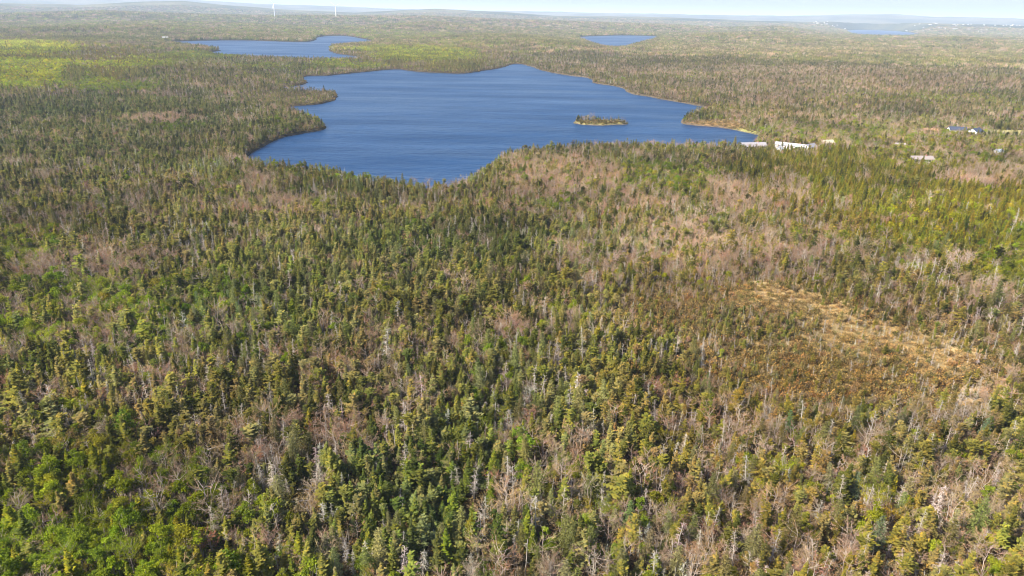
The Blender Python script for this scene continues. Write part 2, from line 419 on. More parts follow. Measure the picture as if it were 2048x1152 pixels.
def kind_weights(px, py, x, y):
    W = np.tile(np.array([BASE[k] for k in KINDS]), (len(px), 1))
    n1 = fbm(x / 26, y / 26, 31); n2 = fbm(x / 30, y / 30, 77); n3 = fbm(x / 20, y / 20, 113); n4 = fbm(x / 60, y / 60, 151)
    wob = (fbm(x / 35, y / 35, 5, 4) - 0.5) * 0.9
    firm = np.zeros(len(px))
    for cx, cy, rx, ry, s, mix in PATCH:
        q = np.hypot((px - cx) / rx, (py - cy) / ry) + wob * (.35 if mix.get('shrub', 0) > .6 else .45 if cy < 190 else 1)
        a = s * smooth(1.15, 0.7, q)
        if a.max() <= 0: continue
        v = np.array([mix.get(k, 0.0) for k in KINDS])
        W = W * (1 - a[:, None]) + v[None] * a[:, None]
        firm = np.maximum(firm, a * .75)
    clump = np.stack([.25 + 1.5 * smooth(.35, .65, n1), .15 + 1.7 * smooth(.4, .7, n2), .15 + 1.8 * smooth(.42, .66, n3), .3 + 1.4 * smooth(.4, .7, fbm(x / 12, y / 12, 201)),
                      .2 + 1.8 * smooth(.45, .7, n4), .1 + 1.9 * smooth(.45, .68, n2 * .5 + n4 * .5), np.full(len(px), 1.0)], 1)
    clump = clump / clump.mean(0)
    W = W * (clump * (1 - firm[:, None]) + firm[:, None])
    return W / W.sum(1, keepdims=True)

REGION = [  # where a whole stand runs darker, yellower or greyer, one with shadow painted in: cx, cy, rx, ry, colour factor
    (1750, 1000, 600, 300, (1.20, 1.10, 1.0)), (1500, 640, 500, 260, (1.22, 1.14, 1.0)), (200, 240, 420, 90, (.72, .80, .95)), (200, 1050, 400, 190, (1.02, 1.02, .75)), (1690, 730, 300, 90, (1.12, 1.05, .95)),
    (870, 1000, 230, 180, (.72, .84, .75)), (880, 480, 240, 45, (.62, .72, .65)), (520, 620, 260, 120, (.9, .95, .85)), (300, 430, 380, 90, (.95, .92, .95)), (1780, 365, 380, 110, (1.25, 1.15, .8)), (1950, 470, 220, 90, (1.3, 1.25, .8)),  # dark bottom-centre spruces: first factor also puts their deep shadows into the colour
    (1500, 180, 600, 60, (1.15, 1.12, 1.1)), (150, 145, 40, 25, (.7, .8, 1.0)), (60, 125, 240, 60, (1.9, 1.7, 1.2)), (830, 112, 230, 28, (1.6, 1.48, 1.1)), (300, 110, 160, 16, (1.3, 1.25, 1.0)), (150, 650, 300, 120, (1.1, 1.15, .95))]
def region_tint(px, py):
    t = np.ones((len(px), 3))
    for cx, cy, rx, ry, m in REGION:
        a = smooth(1.2, .5, np.hypot((px - cx) / rx, (py - cy) / ry))[:, None]
        t = t * (1 - a + a * np.array(m))
    return t

def stand_tint(x, y):
    """soils and ages differ from stand to stand"""
    t = .62 + .76 * smooth(.25, .75, .5 * fbm(x / 17, y / 17, 301) + .5 * fbm(x / 70, y / 70, 333))
    w = (fbm(x / 45, y / 45, 377) - .5) * .2
    return t[:, None] * np.stack([1 + w, 1 + 0 * w, 1 - .4 * w], 1)

def soil_colour(px, py, d):
    """bare soil, litter and low cover: brown under the woods, straw where the bog is open"""
    c = np.tile(np.array([0.065, 0.05, 0.026]), (len(px), 1))
    for cx, cy, rx, ry, col in [(1540, 578, 120, 26, (.25, .185, .085)), (1650, 608, 100, 22, (.26, .195, .09)), (1870, 705, 120, 40, (.25, .185, .09)),
                                (1700, 735, 190, 60, (.14, .09, .035)), (1570, 700, 120, 40, (.14, .095, .04)), (1960, 780, 130, 40, (.22, .15, .075)), (1760, 660, 170, 45, (.20, .15, .07)),
                                (1350, 590, 90, 22, (.15, .10, .045)), (1430, 244, 80, 14, (.20, .125, .06)), (1490, 262, 40, 8, (.19, .19, .06)),
                                (2000, 264, 50, 5, (.30, .26, .11)), (1200, 247, 70, 8, (.18, .16, .05)), (1700, 1000, 500, 200, (.13, .085, .045)), (1980, 350, 110, 20, (.2, .15, .09)),
                                (60, 140, 130, 40, (.11, .12, .025)), (850, 112, 130, 18, (.10, .11, .03)), (1900, 300, 180, 60, (.13, .10, .045))]:
        a = smooth(1.15, .6, np.hypot((px - cx) / rx, (py - cy) / ry))[:, None]
        c = c * (1 - a) + np.array(col)[None] * a
    far = smooth(2500, 6000, d)[:, None]
    return c * (1 - far) + np.array([0.075, 0.075, 0.04])[None] * far

# ------------------------------------------------------------------ mesh helpers
def make_mesh(name, V, F, mats, var=None, midx=None, attrs=None, smooth_shade=False):
    V = np.asarray(V, np.float32); F = np.asarray(F, np.int32)
    me = bpy.data.meshes.new(name)
    k = F.shape[1]
    me.vertices.add(len(V)); me.vertices.foreach_set('co', V.ravel())
    me.loops.add(F.size); me.loops.foreach_set('vertex_index', F.ravel())
    me.polygons.add(len(F)); me.polygons.foreach_set('loop_start', np.arange(0, F.size, k, dtype=np.int32))
    for m in mats: me.materials.append(m)
    if midx is not None: me.polygons.foreach_set('material_index', np.asarray(midx, np.int32))
    if smooth_shade: me.polygons.foreach_set('use_smooth', np.ones(len(F), bool))
    if var is not None:
        a = me.attributes.new('var', 'FLOAT', 'POINT'); a.data.foreach_set('value', np.asarray(var, np.float32))
    for nm, arr in (attrs or {}).items():
        a = me.attributes.new(nm, 'FLOAT_COLOR', 'POINT')
        a.data.foreach_set('color', np.concatenate([arr, np.ones((len(arr), 1))], 1).astype(np.float32).ravel())
    me.update(calc_edges=True); me.validate()
    return me

class Tris:
    """collects triangles with a variation value per piece"""
    def __init__(s): s.V, s.F, s.W, s.n = [], [], [], 0
    def add(s, v, f, w):
        v = np.asarray(v, float).reshape(-1, 3); f = np.asarray(f, int)
        s.V.append(v); s.F.append(f + s.n); s.W.append(np.full(len(v), w) if np.isscalar(w) else np.asarray(w)); s.n += len(v)
    def tube(s, pts, rad, sides=5, w=.5):
        pts = np.asarray(pts, float); n = len(pts); ring = []
        for i in range(n):
            t = pts[min(i + 1, n - 1)] - pts[max(i - 1, 0)]; t /= np.linalg.norm(t) + 1e-9
            a = np.cross(t, [0.31, 0.95, 0.05] if abs(t[1]) < .9 else [1, 0, 0]); a /= np.linalg.norm(a); b = np.cross(t, a)
            th = np.arange(sides) * 2 * math.pi / sides
            ring.append(pts[i] + rad[i] * (np.cos(th)[:, None] * a + np.sin(th)[:, None] * b))
        f = []
        for i in range(n - 1):
            for j in range(sides):
                a, b = i * sides + j, i * sides + (j + 1) % sides
                f += [(a, b, b + sides), (a, b + sides, a + sides)]
        f += [((n - 1) * sides, (n - 1) * sides + j, (n - 1) * sides + j + 1) for j in range(1, sides - 1)]
        s.add(np.concatenate(ring), f, w)
    def slivers(s, A, B, width, W, r):
        """many thin twigs at once, A,B (n,3)"""
        A, B = np.asarray(A), np.asarray(B); n = len(A)
        if not n: return
        d = B - A
        q = np.cross(d, r.normal(size=(n, 3))); q /= np.linalg.norm(q, axis=1, keepdims=True) + 1e-9
        q = q * (np.asarray(width).reshape(-1, 1) * .5)
        V = np.stack([A - q, A + q, B], 1).reshape(-1, 3)
        s.add(V, np.arange(3 * n).reshape(-1, 3), np.repeat(np.broadcast_to(W, n), 3))
    def leaves(s, P, size, W, r, upbias=0.5, long=1.5):
        """kite-shaped leaves / sprays"""
        n = len(P)
        nrm = r.normal(size=(n, 3)); nrm[:, 2] = np.abs(nrm[:, 2]) + upbias; nrm /= np.linalg.norm(nrm, axis=1, keepdims=True)
        a = np.cross(nrm, r.normal(size=(n, 3))); a /= np.linalg.norm(a, axis=1, keepdims=True) + 1e-9
        b = np.cross(nrm, a); sz = np.asarray(size).reshape(-1, 1) * .5
        V = np.stack([P - a * sz * long, P + b * sz, P + a * sz * long, P - b * sz], 1).reshape(-1, 3)
        o = np.arange(n)[:, None] * 4
        F = np.concatenate([o + [0, 1, 2], o + [0, 2, 3]], 0)
        s.add(V, F, np.repeat(np.broadcast_to(W, n), 4))
    def arrays(s):
        return np.concatenate(s.V), np.concatenate(s.F), np.concatenate(s.W)

def unit(v): return v / (np.linalg.norm(v) + 1e-9)

def conifer(seed, h, rad, style):
    """spruce / fir: tapered trunk, whorls of branches, each branch a row of drooping sprays"""
    r = np.random.default_rng(seed); T, C = Tris(), Tris()
    lean = r.normal(size=2) * .02 * h
    def axis(z): return np.array([lean[0] * (z / h) ** 2, lean[1] * (z / h) ** 2, z])
    zs = np.linspace(-.4, h, 6)
    T.tube([axis(max(z, 0)) if z > 0 else np.array([0, 0, z]) for z in zs], [.12 * h / 8 * (1 - .93 * i / 5) for i in range(6)], 5)
    start = dict(fir=.05, spruce=.16, club=.22, ragged=.3)[style] * h
    z = start; ph = r.uniform(0, 6.28)
    lop = r.uniform(0, 6.28); lopa = {'fir': .08, 'spruce': .18, 'club': .25, 'ragged': .4}[style]
    while z < h * .985:
        u = (z - start) / (h - start)
        if style == 'fir': L = rad * (1 - u) ** .85 + .10
        elif style == 'spruce': L = rad * (1 - u ** 1.3) ** .9 * (.75 + .25 * math.sin(u * 14 + seed)) + .12
        elif style == 'club': L = rad * (.45 + .25 * math.sin(u * 9 + seed) + (.35 if u > .72 else 0)) * (1 - max(0, u - .82) / .2) + .10
        else: L = rad * (.85 - .6 * u) * (.5 + .9 * r.random()) + .1
        nb = int(r.integers(5, 8)) if L > .35 else 4
        gap = {'fir': .05, 'spruce': .12, 'club': .15, 'ragged': .42}[style]
        ph += 2.4
        for k in range(nb):
            if r.random() < gap: continue
            a = ph + k * 6.283 / nb + r.normal() * .25
            l = L * (1 + lopa * math.cos(a - lop)) * r.uniform(.7, 1.18)
            dz = l * (-.25 * (1 - u) + .35 * u + r.normal() * .08)
            base = axis(z + r.normal() * .06); dirn = np.array([math.cos(a), math.sin(a), 0])
            side = np.array([-dirn[1], dirn[0], 0]); w = r.random()
            nseg = max(1, int(round(l / .45)))
            for s_ in range(nseg):
                t0, t1 = (s_ + .02) / nseg, (s_ + 1.25) / nseg
                p0 = base + dirn * l * t0 + np.array([0, 0, dz * t0])
                p1 = base + dirn * l * min(t1, 1.08) + np.array([0, 0, dz * t1 + .06 * t1 * l])
                wd = (.20 + .17 * l * (1 - .45 * t0)) * r.uniform(.75, 1.2)
                pm = p0 * .55 + p1 * .45 - np.array([0, 0, .10 + .10 * r.random()])
                q = side * wd
                C.add([p0, pm + q + np.array([0, 0, r.normal() * .07]), p1, pm - q + np.array([0, 0, r.normal() * .07]), p0 * .45 + p1 * .55 + np.array([0, 0, .05])],
                      [(0, 1, 4), (1, 2, 4), (2, 3, 4), (3, 0, 4)], np.clip(w * .6 + r.random() * .4 + np.array([0, .02, .12 * t1, .02, .05]), 0, 1))
        z += (.34 if style != 'ragged' else .42) * (1 - .35 * u) * r.uniform(.85, 1.15)
    # leader
    top = axis(h)
    C.slivers(np.stack([axis(h * .94)] * 5 + [top] * 3), np.stack([axis(h * .94) + np.array([r.normal() * .22, r.normal() * .22, .35]) for _ in range(5)] + [top + np.array([r.normal() * .1, r.normal() * .1, .3]) for _ in range(3)]), np.full(8, .16), .6, r)
    return T, C

def hardwood(seed, h, rad, stems, leafy=0, twig=1.0, flat=0.0, twig_w=.03):
    """bare or just budding maple / birch: stems, limbs, branches and a haze of twigs"""
    r = np.random.default_rng(seed); T, C = Tris(), Tris()
    A, B, Wd = [], [], []
    tips = []
    for s_ in range(stems):
        a0 = r.uniform(0, 6.28); sp = rad * (.08 if stems == 1 else .42) * r.uniform(.4, 1)
        top = np.array([math.cos(a0) * sp, math.sin(a0) * sp, h * r.uniform(.72, .9)])
        pts = []
        for i in range(6):
            t = i / 5
            p = np.array([top[0] * t ** 1.3, top[1] * t ** 1.3, top[2] * t]) + r.normal(size=3) * .05 * h * t * (1 - .5 * t)
            if i == 0: p = np.array([math.cos(a0) * .15 * (stems > 1), math.sin(a0) * .15 * (stems > 1), -.4])
            pts.append(p)
        r_b = .0118 * h * r.uniform(.75, 1.1)
        T.tube(pts, [r_b * (1 - .8 * i / 5) for i in range(6)], 5)
        pts = np.array(pts)
        nl = int(r.integers(8, 12)) if stems == 1 else int(r.integers(5, 8))
        for k in range(nl):
            t = r.uniform(.32, .98) * 5; i = min(int(t), 4); p = pts[i] + (pts[i + 1] - pts[i]) * (t - i)
            a = a0 + r.uniform(-2.2, 2.2) if stems > 1 else k * 2.4 + r.normal() * .4
            ll = rad * r.uniform(.55, 1.0) * (1.15 - .75 * max(0, t / 5 - .5))
            e = p + np.array([math.cos(a) * ll, math.sin(a) * ll, ll * r.uniform(.35, 1.0) * (1 - flat)])
            m = p * .5 + e * .5 + np.array([0, 0, -.10 * ll]) + r.normal(size=3) * .06 * ll
            T.tube([p, m, e], [r_b * .42, r_b * .3, r_b * .12], 3)
            for b in range(int(r.integers(5, 8))):
                u = r.uniform(.25, 1.0); q = (p + (m - p) * u * 2) if u < .5 else (m + (e - m) * (u - .5) * 2)
                d = unit(e - p) + r.normal(size=3) * .55 + np.array([0, 0, .35]); bl = rad * r.uniform(.25, .5)
                qe = q + unit(d) * bl
                A.append(q); B.append(qe); Wd.append(.05)
                for c in range(int(9 * twig)):
                    v = r.uniform(.2, 1.0); q2 = q + (qe - q) * v
                    d2 = unit(d) + r.normal(size=3) * .7 + np.array([0, 0, .35])
                    e2 = q2 + unit(d2) * rad * r.uniform(.12, .30)
                    A.append(q2); B.append(e2); Wd.append(twig_w); tips.append(e2)
    A, B = np.array(A), np.array(B)
    C.slivers(A, B, np.array(Wd), r.random(len(A)), r)
    tips = np.array(tips)
    if leafy:
        k = r.choice(len(tips), size=min(leafy, len(tips)), replace=leafy > len(tips))
        C.leaves(tips[k] + r.normal(size=(len(k), 3)) * .08, r.uniform(.07, .15, len(k)), r.random(len(k)), r)
    return T, C

def leafy_tree(seed, h, rad, lobes, n, leaf=(.13, .26)):
    """young birch / alder in leaf: clumps of leaves round limb ends"""
    r = np.random.default_rng(seed); T, C = Tris(), Tris()
    cs = []
    for k in range(lobes):
        a = k * 2.4 + r.normal() * .4; q = rad * math.sqrt((k + .3) / lobes) * .72
        zz = h * (r.uniform(.42, .66) + .30 * (1 - q / rad))
        cs.append((np.array([math.cos(a) * q, math.sin(a) * q, zz]), rad * r.uniform(.30, .48)))
    for i, (c, cr) in enumerate(cs):
        if i % 2 == 0 or i < 3:
            T.tube([np.array([0, 0, -.3]) + np.array([c[0], c[1], 0]) * .08, c * [.5, .5, .6], c], [.011 * h, .008 * h, .003 * h], 4)
        m = n // lobes
        d = r.normal(size=(m, 3)); d /= np.linalg.norm(d, axis=1, keepdims=True)
        d *= (r.random((m, 1)) ** .45) * (1 + .35 * np.sin(d[:, :1] * 5 + i) * np.sin(d[:, 1:2] * 6))
        d[:, 2] = np.where(d[:, 2] < -.35, -d[:, 2] * .8, d[:, 2])
        P = c + d * cr * [1, 1, 1.05]
        C.leaves(P, r.uniform(leaf[0], leaf[1], m), np.clip(r.random(m) * .55 + r.random() * .45, 0, 1), r, .35, 1.35)
    return T, C

def larch_tree(seed, h, rad):
    r = np.random.default_rng(seed); T, C = Tris(), Tris()
    lean = r.normal(size=2) * .03 * h
    T.tube([[lean[0] * t * t, lean[1] * t * t, h * t - (.4 if t == 0 else 0)] for t in np.linspace(0, 1, 6)], [.013 * h * (1 - .92 * t) for t in np.linspace(0, 1, 6)], 5)
    A, B, W, D = [], [], [], []
    z = .16 * h; ph = 0
    while z < h * .98:
        u = z / h; L = rad * (1 - u) ** .7 * r.uniform(.8, 1.1) + .15; ph += 2.1
        for k in range(6):
            a = ph + k * 1.047 + r.normal() * .25; l = L * r.uniform(.65, 1.15)
            b0 = np.array([lean[0] * u * u, lean[1] * u * u, z + r.normal() * .08]); e = b0 + np.array([math.cos(a) * l, math.sin(a) * l, l * r.uniform(-.1, .3)])
            A.append(b0); B.append(e); W.append(r.random()); D.append(.05)
            w = r.random()
            for c in range(int(4 + 9 * l)):
                v = r.uniform(.12, 1.0); q = b0 + (e - b0) * v
                A.append(q); B.append(q + r.normal(size=3) * [.24, .24, .16] + [0, 0, .03]); W.append(np.clip(w * .5 + r.random() * .5, 0, 1)); D.append(.13)
        z += .34 * r.uniform(.8, 1.2)
    C.slivers(np.array(A), np.array(B), np.array(D), np.array(W), r)
    return T, C

def dead_tree(seed, h, rad, style):
    """snag: weathered stem, stubs or fine dead whorls"""
    r = np.random.default_rng(seed); T, C = Tris(), Tris()
    lean = r.normal(size=2) * (.06 if style == 'pole' else .03) * h
    ax = lambda t: np.array([lean[0] * t ** 1.5 + .03 * h * math.sin(t * 5 + seed) * (style == 'pole') * t, lean[1] * t ** 1.5, h * t - (.4 if t == 0 else 0)])
    tt = np.linspace(0, 1, 7)
    T.tube([ax(t) for t in tt], [.0125 * h * (1 - (.8 if style == 'pole' else .92) * t) + .012 for t in tt], 5)
    A, B, D = [], [], []
    nb = dict(pole=9, whorl=70, fork=22)[style]
    for k in range(nb):
        t = r.uniform(.3 if style != 'whorl' else .16, .99); u = (t - .16) / .84
        l = rad * (1.05 - .75 * u) * r.uniform(.35, 1.1) if style != 'pole' else rad * r.uniform(.2, .6)
        a = k * 2.4 + r.normal() * .3; b0 = ax(t)
        e = b0 + np.array([math.cos(a) * l, math.sin(a) * l, l * (r.uniform(-.35, .25) if style != 'fork' else r.uniform(.3, 1.0))])
        T.tube([b0, b0 * .45 + e * .55 + [0, 0, .06 * l], e], [.03, .022, .01], 3) if (style != 'whorl' or k % 3 == 0) else (A.append(b0), B.append(e), D.append(.045))
        for c in range(dict(pole=3, whorl=7, fork=9)[style]):
            v = r.uniform(.25, 1.0); q = b0 + (e - b0) * v
            A.append(q); B.append(q + (unit(e - b0) * .5 + r.normal(size=3) * .5 + [0, 0, -.15 if style == 'whorl' else .2]) * l * .55); D.append(.04)
    C.slivers(np.array(A), np.array(B), np.array(D), r.random(len(A)), r)
    return T, C

def shrub(seed, h, rad, n, stems=True):
    r = np.random.default_rng(seed); T, C = Tris(), Tris()
    for k in range(4):
        a = r.uniform(0, 6.28); T.tube([[0, 0, -.15], [math.cos(a) * rad * .5, math.sin(a) * rad * .5, h * .8]], [.02, .008], 3)
    d = r.normal(size=(n, 3)); d /= np.linalg.norm(d, axis=1, keepdims=True); d[:, 2] = np.abs(d[:, 2]); d *= r.random((n, 1)) ** .4
    P = d * [rad, rad, h] * (1 + .3 * np.sin(d[:, :1] * 6 + seed) * np.cos(d[:, 1:2] * 5))
    C.leaves(P, r.uniform(.13, .26, n), r.random(n), r, .4, 1.4)
    return T, C

def tussock(seed):
    r = np.random.default_rng(seed); T, C = Tris(), Tris()
    T.tube([[0, 0, -.1], [0, 0, .12]], [.12, .05], 4)
    n = 90; a = r.uniform(0, 6.28, n); q = r.uniform(0, .7, n)
    A = np.stack([np.cos(a) * q, np.sin(a) * q, np.zeros(n)], 1); B = A + np.stack([np.cos(a) * .28, np.sin(a) * .28, r.uniform(.25, .6, n)], 1) + r.normal(size=(n, 3)) * .08
    C.slivers(A, B, np.full(n, .09), r.random(n), r)
    return T, C

def grove(seed, kind, count=6, radius=4.6):
    """a far-off clump of a dozen trees, each a tapering shape of loose sprays"""
    r = np.random.default_rng(seed); T, C = Tris(), Tris()
    for k in range(count):
        a = k * 2.4; q = radius * math.sqrt((k + .5) / count); c = np.array([math.cos(a) * q, math.sin(a) * q, 0]) + r.normal(size=3) * [.7, .7, 0]
        h = r.uniform(4.5, 11.0); w = r.random()
        T.tube([c - [0, 0, 1.0], c + [0, 0, h * .85]], [.12, .04], 3)
        if kind == 'conifer':
            rd = h * r.uniform(.15, .24)
            for t in range(7):
                u = t / 7; z = h * (.12 + .86 * u)
                for j in range(5):
                    aa = t * 1.1 + j * 1.2566; l = rd * (1 - u) ** .8 * r.uniform(.7, 1.25) + .12
                    p = c + [0, 0, z]; e = p + np.array([math.cos(aa) * l, math.sin(aa) * l, -.2 * l]); sd_ = np.array([-math.sin(aa), math.cos(aa), 0]) * (.25 + l * .45)
                    C.add([p + [0, 0, h * .10], e + sd_, e - sd_], [(0, 1, 2)], np.clip(w * .6 + r.random() * .4, 0, 1))
        elif kind == 'leafy':
            n = 60; rd = h * r.uniform(.26, .36)
            d = r.normal(size=(n, 3)); d /= np.linalg.norm(d, axis=1, keepdims=True); d *= r.random((n, 1)) ** .4
            C.leaves(c + [0, 0, h * .6] + d * [rd, rd, h * .36], r.uniform(.5, .95, n), np.clip(w * .5 + r.random(n) * .5, 0, 1), r, .5, 1.2)
        else:
            n = 80; rd = h * r.uniform(.24, .34)
            d = r.normal(size=(n, 3)); d /= np.linalg.norm(d, axis=1, keepdims=True); d[:, 2] = np.abs(d[:, 2]); d *= r.random((n, 1)) ** .5
            A = c + [0, 0, h * .45] + d * [rd, rd, h * .42]
            C.slivers(A, A + (d * .9 + r.normal(size=(n, 3)) * .5 + [0, 0, .5]) * .9, np.full(n, .30), np.clip(w * .5 + r.random(n) * .5, 0, 1), r)
    return T, C

# ------------------------------------------------------------------ species: shared meshes
class Species:
    def __init__(s, name, bark, crown, variants, part='crown'):
        s.name, s.part = name, part; s.trunk, s.crown, s.whole, s.hgt = [], [], [], []
        for i, (T, C) in enumerate(variants):
            tv, tf, tw = T.arrays(); cv, cf, cw = C.arrays()
            s.trunk.append(make_mesh(name + '_trunk', tv, tf, [bark], tw))
            s.crown.append(make_mesh(name + '_crown', cv, cf, [crown], cw))
            me = make_mesh(name, np.concatenate([tv, cv]), np.concatenate([tf, cf + len(tv)]), [bark, crown], np.concatenate([tw, cw]),
                           np.r_[np.zeros(len(tf)), np.ones(len(cf))])
            s.whole.append(bpy.data.objects.new(name + '_form', me))     # never linked to the scene: read by the scatter below
            s.hgt.append(max(tv[:, 2].max(), cv[:, 2].max()))

SP = {
    'spruce': Species('spruce_tree', M_bark, M_needle, [conifer(11, 8.5, 1.55, 'spruce'), conifer(12, 7.5, 1.35, 'spruce'), conifer(13, 9.5, 1.7, 'spruce'), conifer(14, 8.0, 1.1, 'club'),
                                                       conifer(15, 7.2, .95, 'club'), conifer(16, 9.0, 1.5, 'ragged'), conifer(17, 8.2, 1.9, 'ragged'), conifer(18, 6.2, 1.6, 'spruce'), grove(101, 'conifer'), grove(102, 'conifer'), grove(103, 'conifer')]),
    'fir': Species('fir_tree', M_bark, M_needle, [conifer(21, 6.0, 1.5, 'fir'), conifer(22, 5.0, 1.35, 'fir'), conifer(23, 7.0, 1.55, 'fir'), conifer(24, 4.0, 1.2, 'fir'), grove(111, 'conifer'), grove(112, 'conifer')]),
    'bare': Species('bare_hardwood_tree', M_pale, M_twig, [hardwood(31, 7.5, 2.0, 1), hardwood(32, 6.5, 2.2, 3), hardwood(33, 6.0, 2.0, 4, 200), hardwood(34, 8.5, 2.3, 2), hardwood(35, 5.0, 1.8, 4, 150, .9), hardwood(36, 7.0, 2.6, 2, 0, 1.1, .3),
                                                            grove(121, 'bare'), grove(122, 'bare'), grove(123, 'bare')]),
    'dead': Species('dead_tree', M_snag, M_dead, [dead_tree(41, 6.5, .9, 'pole'), dead_tree(42, 7.5, 1.2, 'whorl'), dead_tree(43, 6.0, 1.3, 'whorl'), dead_tree(44, 7.0, 1.6, 'fork'), dead_tree(45, 5.0, .7, 'pole'), dead_tree(46, 8.2, 1.5, 'whorl')], 'branches'),
    'larch': Species('larch_tree', M_bark, M_larch, [larch_tree(51, 8.0, 1.9), larch_tree(52, 6.5, 1.6), larch_tree(53, 9.0, 2.2)]),
    'leafy': Species('leafy_hardwood_tree', M_pale, M_leaf, [leafy_tree(61, 5.5, 2.0, 9, 1500), leafy_tree(62, 4.5, 1.8, 8, 1350), leafy_tree(63, 6.5, 2.2, 11, 1750), hardwood(64, 6.0, 2.2, 3, 2200, .9), leafy_tree(65, 5.0, 1.5, 7, 1200), grove(131, 'leafy'), grove(132, 'leafy')]),
    'shrub': Species('heath_shrub', M_bark, M_shrub, [shrub(71, 1.1, 1.0, 170), shrub(72, .8, 1.2, 170), shrub(73, 1.5, .9, 190), tussock(74), tussock(75)]),
}
NEARV = {'spruce': 8, 'fir': 4, 'bare': 6, 'dead': 6, 'larch': 3, 'leafy': 5, 'shrub': 5}
GROVES = {'spruce': [8, 9, 10], 'fir': [4, 5], 'bare': [6, 7, 8], 'leafy': [5, 6]}

# ------------------------------------------------------------------ the ground
def build_ground():
    az = np.linspace(R(-58), R(58), 560)
    d = np.concatenate([np.geomspace(20, 330, 90, endpoint=False), np.geomspace(330, 2600, 420, endpoint=False), np.geomspace(2600, 7000, 130, endpoint=False), np.geomspace(7000, 60000, 110)])
    A, D = np.meshgrid(az, d)
    P = np.stack([(np.sin(A) * D).ravel(), (np.cos(A) * D).ravel()], 1)
    sd = shore_dist(P); z = terrain_z(P, sd)
    V = np.c_[P, z]
    px, dep = project(V)
    soil = soil_colour(px[:, 0], px[:, 1], D.ravel())
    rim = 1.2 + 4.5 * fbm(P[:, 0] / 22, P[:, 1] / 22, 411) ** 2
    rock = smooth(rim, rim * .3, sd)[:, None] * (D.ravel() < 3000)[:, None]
    lft = smooth(60, -60, P[:, 0])[:, None]  # left banks: dark wet rock, with their shade put into the colour too
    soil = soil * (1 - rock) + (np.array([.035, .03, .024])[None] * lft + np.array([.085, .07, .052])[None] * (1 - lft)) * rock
    # far woods too distant to tell trees apart: colour of the canopy
    farm = smooth(5200, 8000, D.ravel())[:, None]
    nz = fbm(P[:, 0] / 420, P[:, 1] / 420, 61, 4)[:, None]
    nz = smooth(.3, .7, nz)
    can = np.array([.035, .045, .024]) * (1 - nz) + np.array([.12, .11, .06]) * nz
    soil = soil * (1 - farm) + can * farm
    n, m = len(d), len(az)
    i = np.arange((n - 1) * m).reshape(n - 1, m)[:, :-1].ravel()
    F = np.stack([i, i + 1, i + m + 1, i + m], 1)
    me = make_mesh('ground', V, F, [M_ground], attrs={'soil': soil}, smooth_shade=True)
    o = bpy.data.objects.new('ground', me); COL.objects.link(o); o['kind'] = 'structure'
build_ground()

def build_water(name, poly, pad):
    c = poly.mean(0)
    # sheet under the shoreline, a little larger than the lake
    lo, hi = poly.min(0) - pad, poly.max(0) + pad
    nx, ny = 60, 60
    X, Y = np.meshgrid(np.linspace(lo[0], hi[0], nx), np.linspace(lo[1], hi[1], ny))
    P = np.stack([X.ravel(), Y.ravel()], 1)
    cell = max((hi - lo) / 59)
    sd = signed_dist(P, poly)
    i = np.arange((ny - 1) * nx).reshape(ny - 1, nx)[:, :-1].ravel()
    F = np.stack([i, i + 1, i + nx + 1, i + nx], 1)
    F = F[(sd[F] < pad).any(1)]
    V = np.c_[P, np.zeros(len(P))]
    me = make_mesh(name, V, F, [M_water])
    o = bpy.data.objects.new(name, me); COL.objects.link(o); o['kind'] = 'structure'
build_water('lake_water', lake_polys[0], 12)
build_water('far_lake_water', lake_polys[1], 12)
build_water('distant_lake_water', lake_polys[2], 12)
build_water('bay_water', lake_polys[3], 12)

# ------------------------------------------------------------------ scatter the woods
def band(d0, d1, step, azm=46, jitter=.5):
    """jittered grid over a ring sector in front of the camera"""
    xs = np.arange(-d1, d1, step); ys = np.arange(0, d1 + step, step)
    X, Y = np.meshgrid(xs, ys); X = X + (np.arange(len(ys)) % 2)[:, None] * step * .5
    P = np.stack([X.ravel(), Y.ravel()], 1) + rng.uniform(-jitter, jitter, (X.size, 2)) * step
    d = np.hypot(P[:, 0], P[:, 1]); a = np.degrees(np.arctan2(P[:, 0], P[:, 1]))
    return P[(d >= d0) & (d < d1) & (np.abs(a) < azm)]

TINTS = {  # linear base colours
    'spruce': [((.066, .078, .020), .24), ((.138, .145, .033), .42), ((.168, .163, .062), .28), ((.15, .13, .05), .06)],
    'fir': [((.125, .138, .018), .5), ((.165, .165, .024), .3), ((.085, .105, .02), .2)],
    'bare': [((.28, .208, .135), .40), ((.275, .212, .11), .28), ((.305, .25, .18), .22), ((.265, .16, .10), .10)],
    'dead': [((.36, .31, .25), .5), ((.28, .245, .20), .3), ((.44, .39, .33), .2)],
    'larch': [((.175, .18, .06), .6), ((.21, .205, .09), .4)],
    'leafy': [((.165, .200, .018), .56), ((.215, .212, .026), .14), ((.130, .172, .020), .30)],
    'shrub': [((.155, .118, .05), .45), ((.21, .165, .078), .25), ((.12, .11, .038), .3)],
}
def draw_tints(kind, n):
    t = TINTS[kind]; w = np.array([b for _, b in t]); c = rng.choice(len(t), size=n, p=w / w.sum())
    T = np.array([a for a, _ in t])[c]
    return T * rng.uniform(.8, 1.22, (n, 1)) * (1 + rng.normal(size=(n, 3)) * .06), c

KEEP_CLEAR = []          # (x, y, radius): spots kept free for the things placed by hand
pools = {k: dict(P=[], v=[], rot=[], scl=[], tint=[], tc=[]) for k in KINDS}

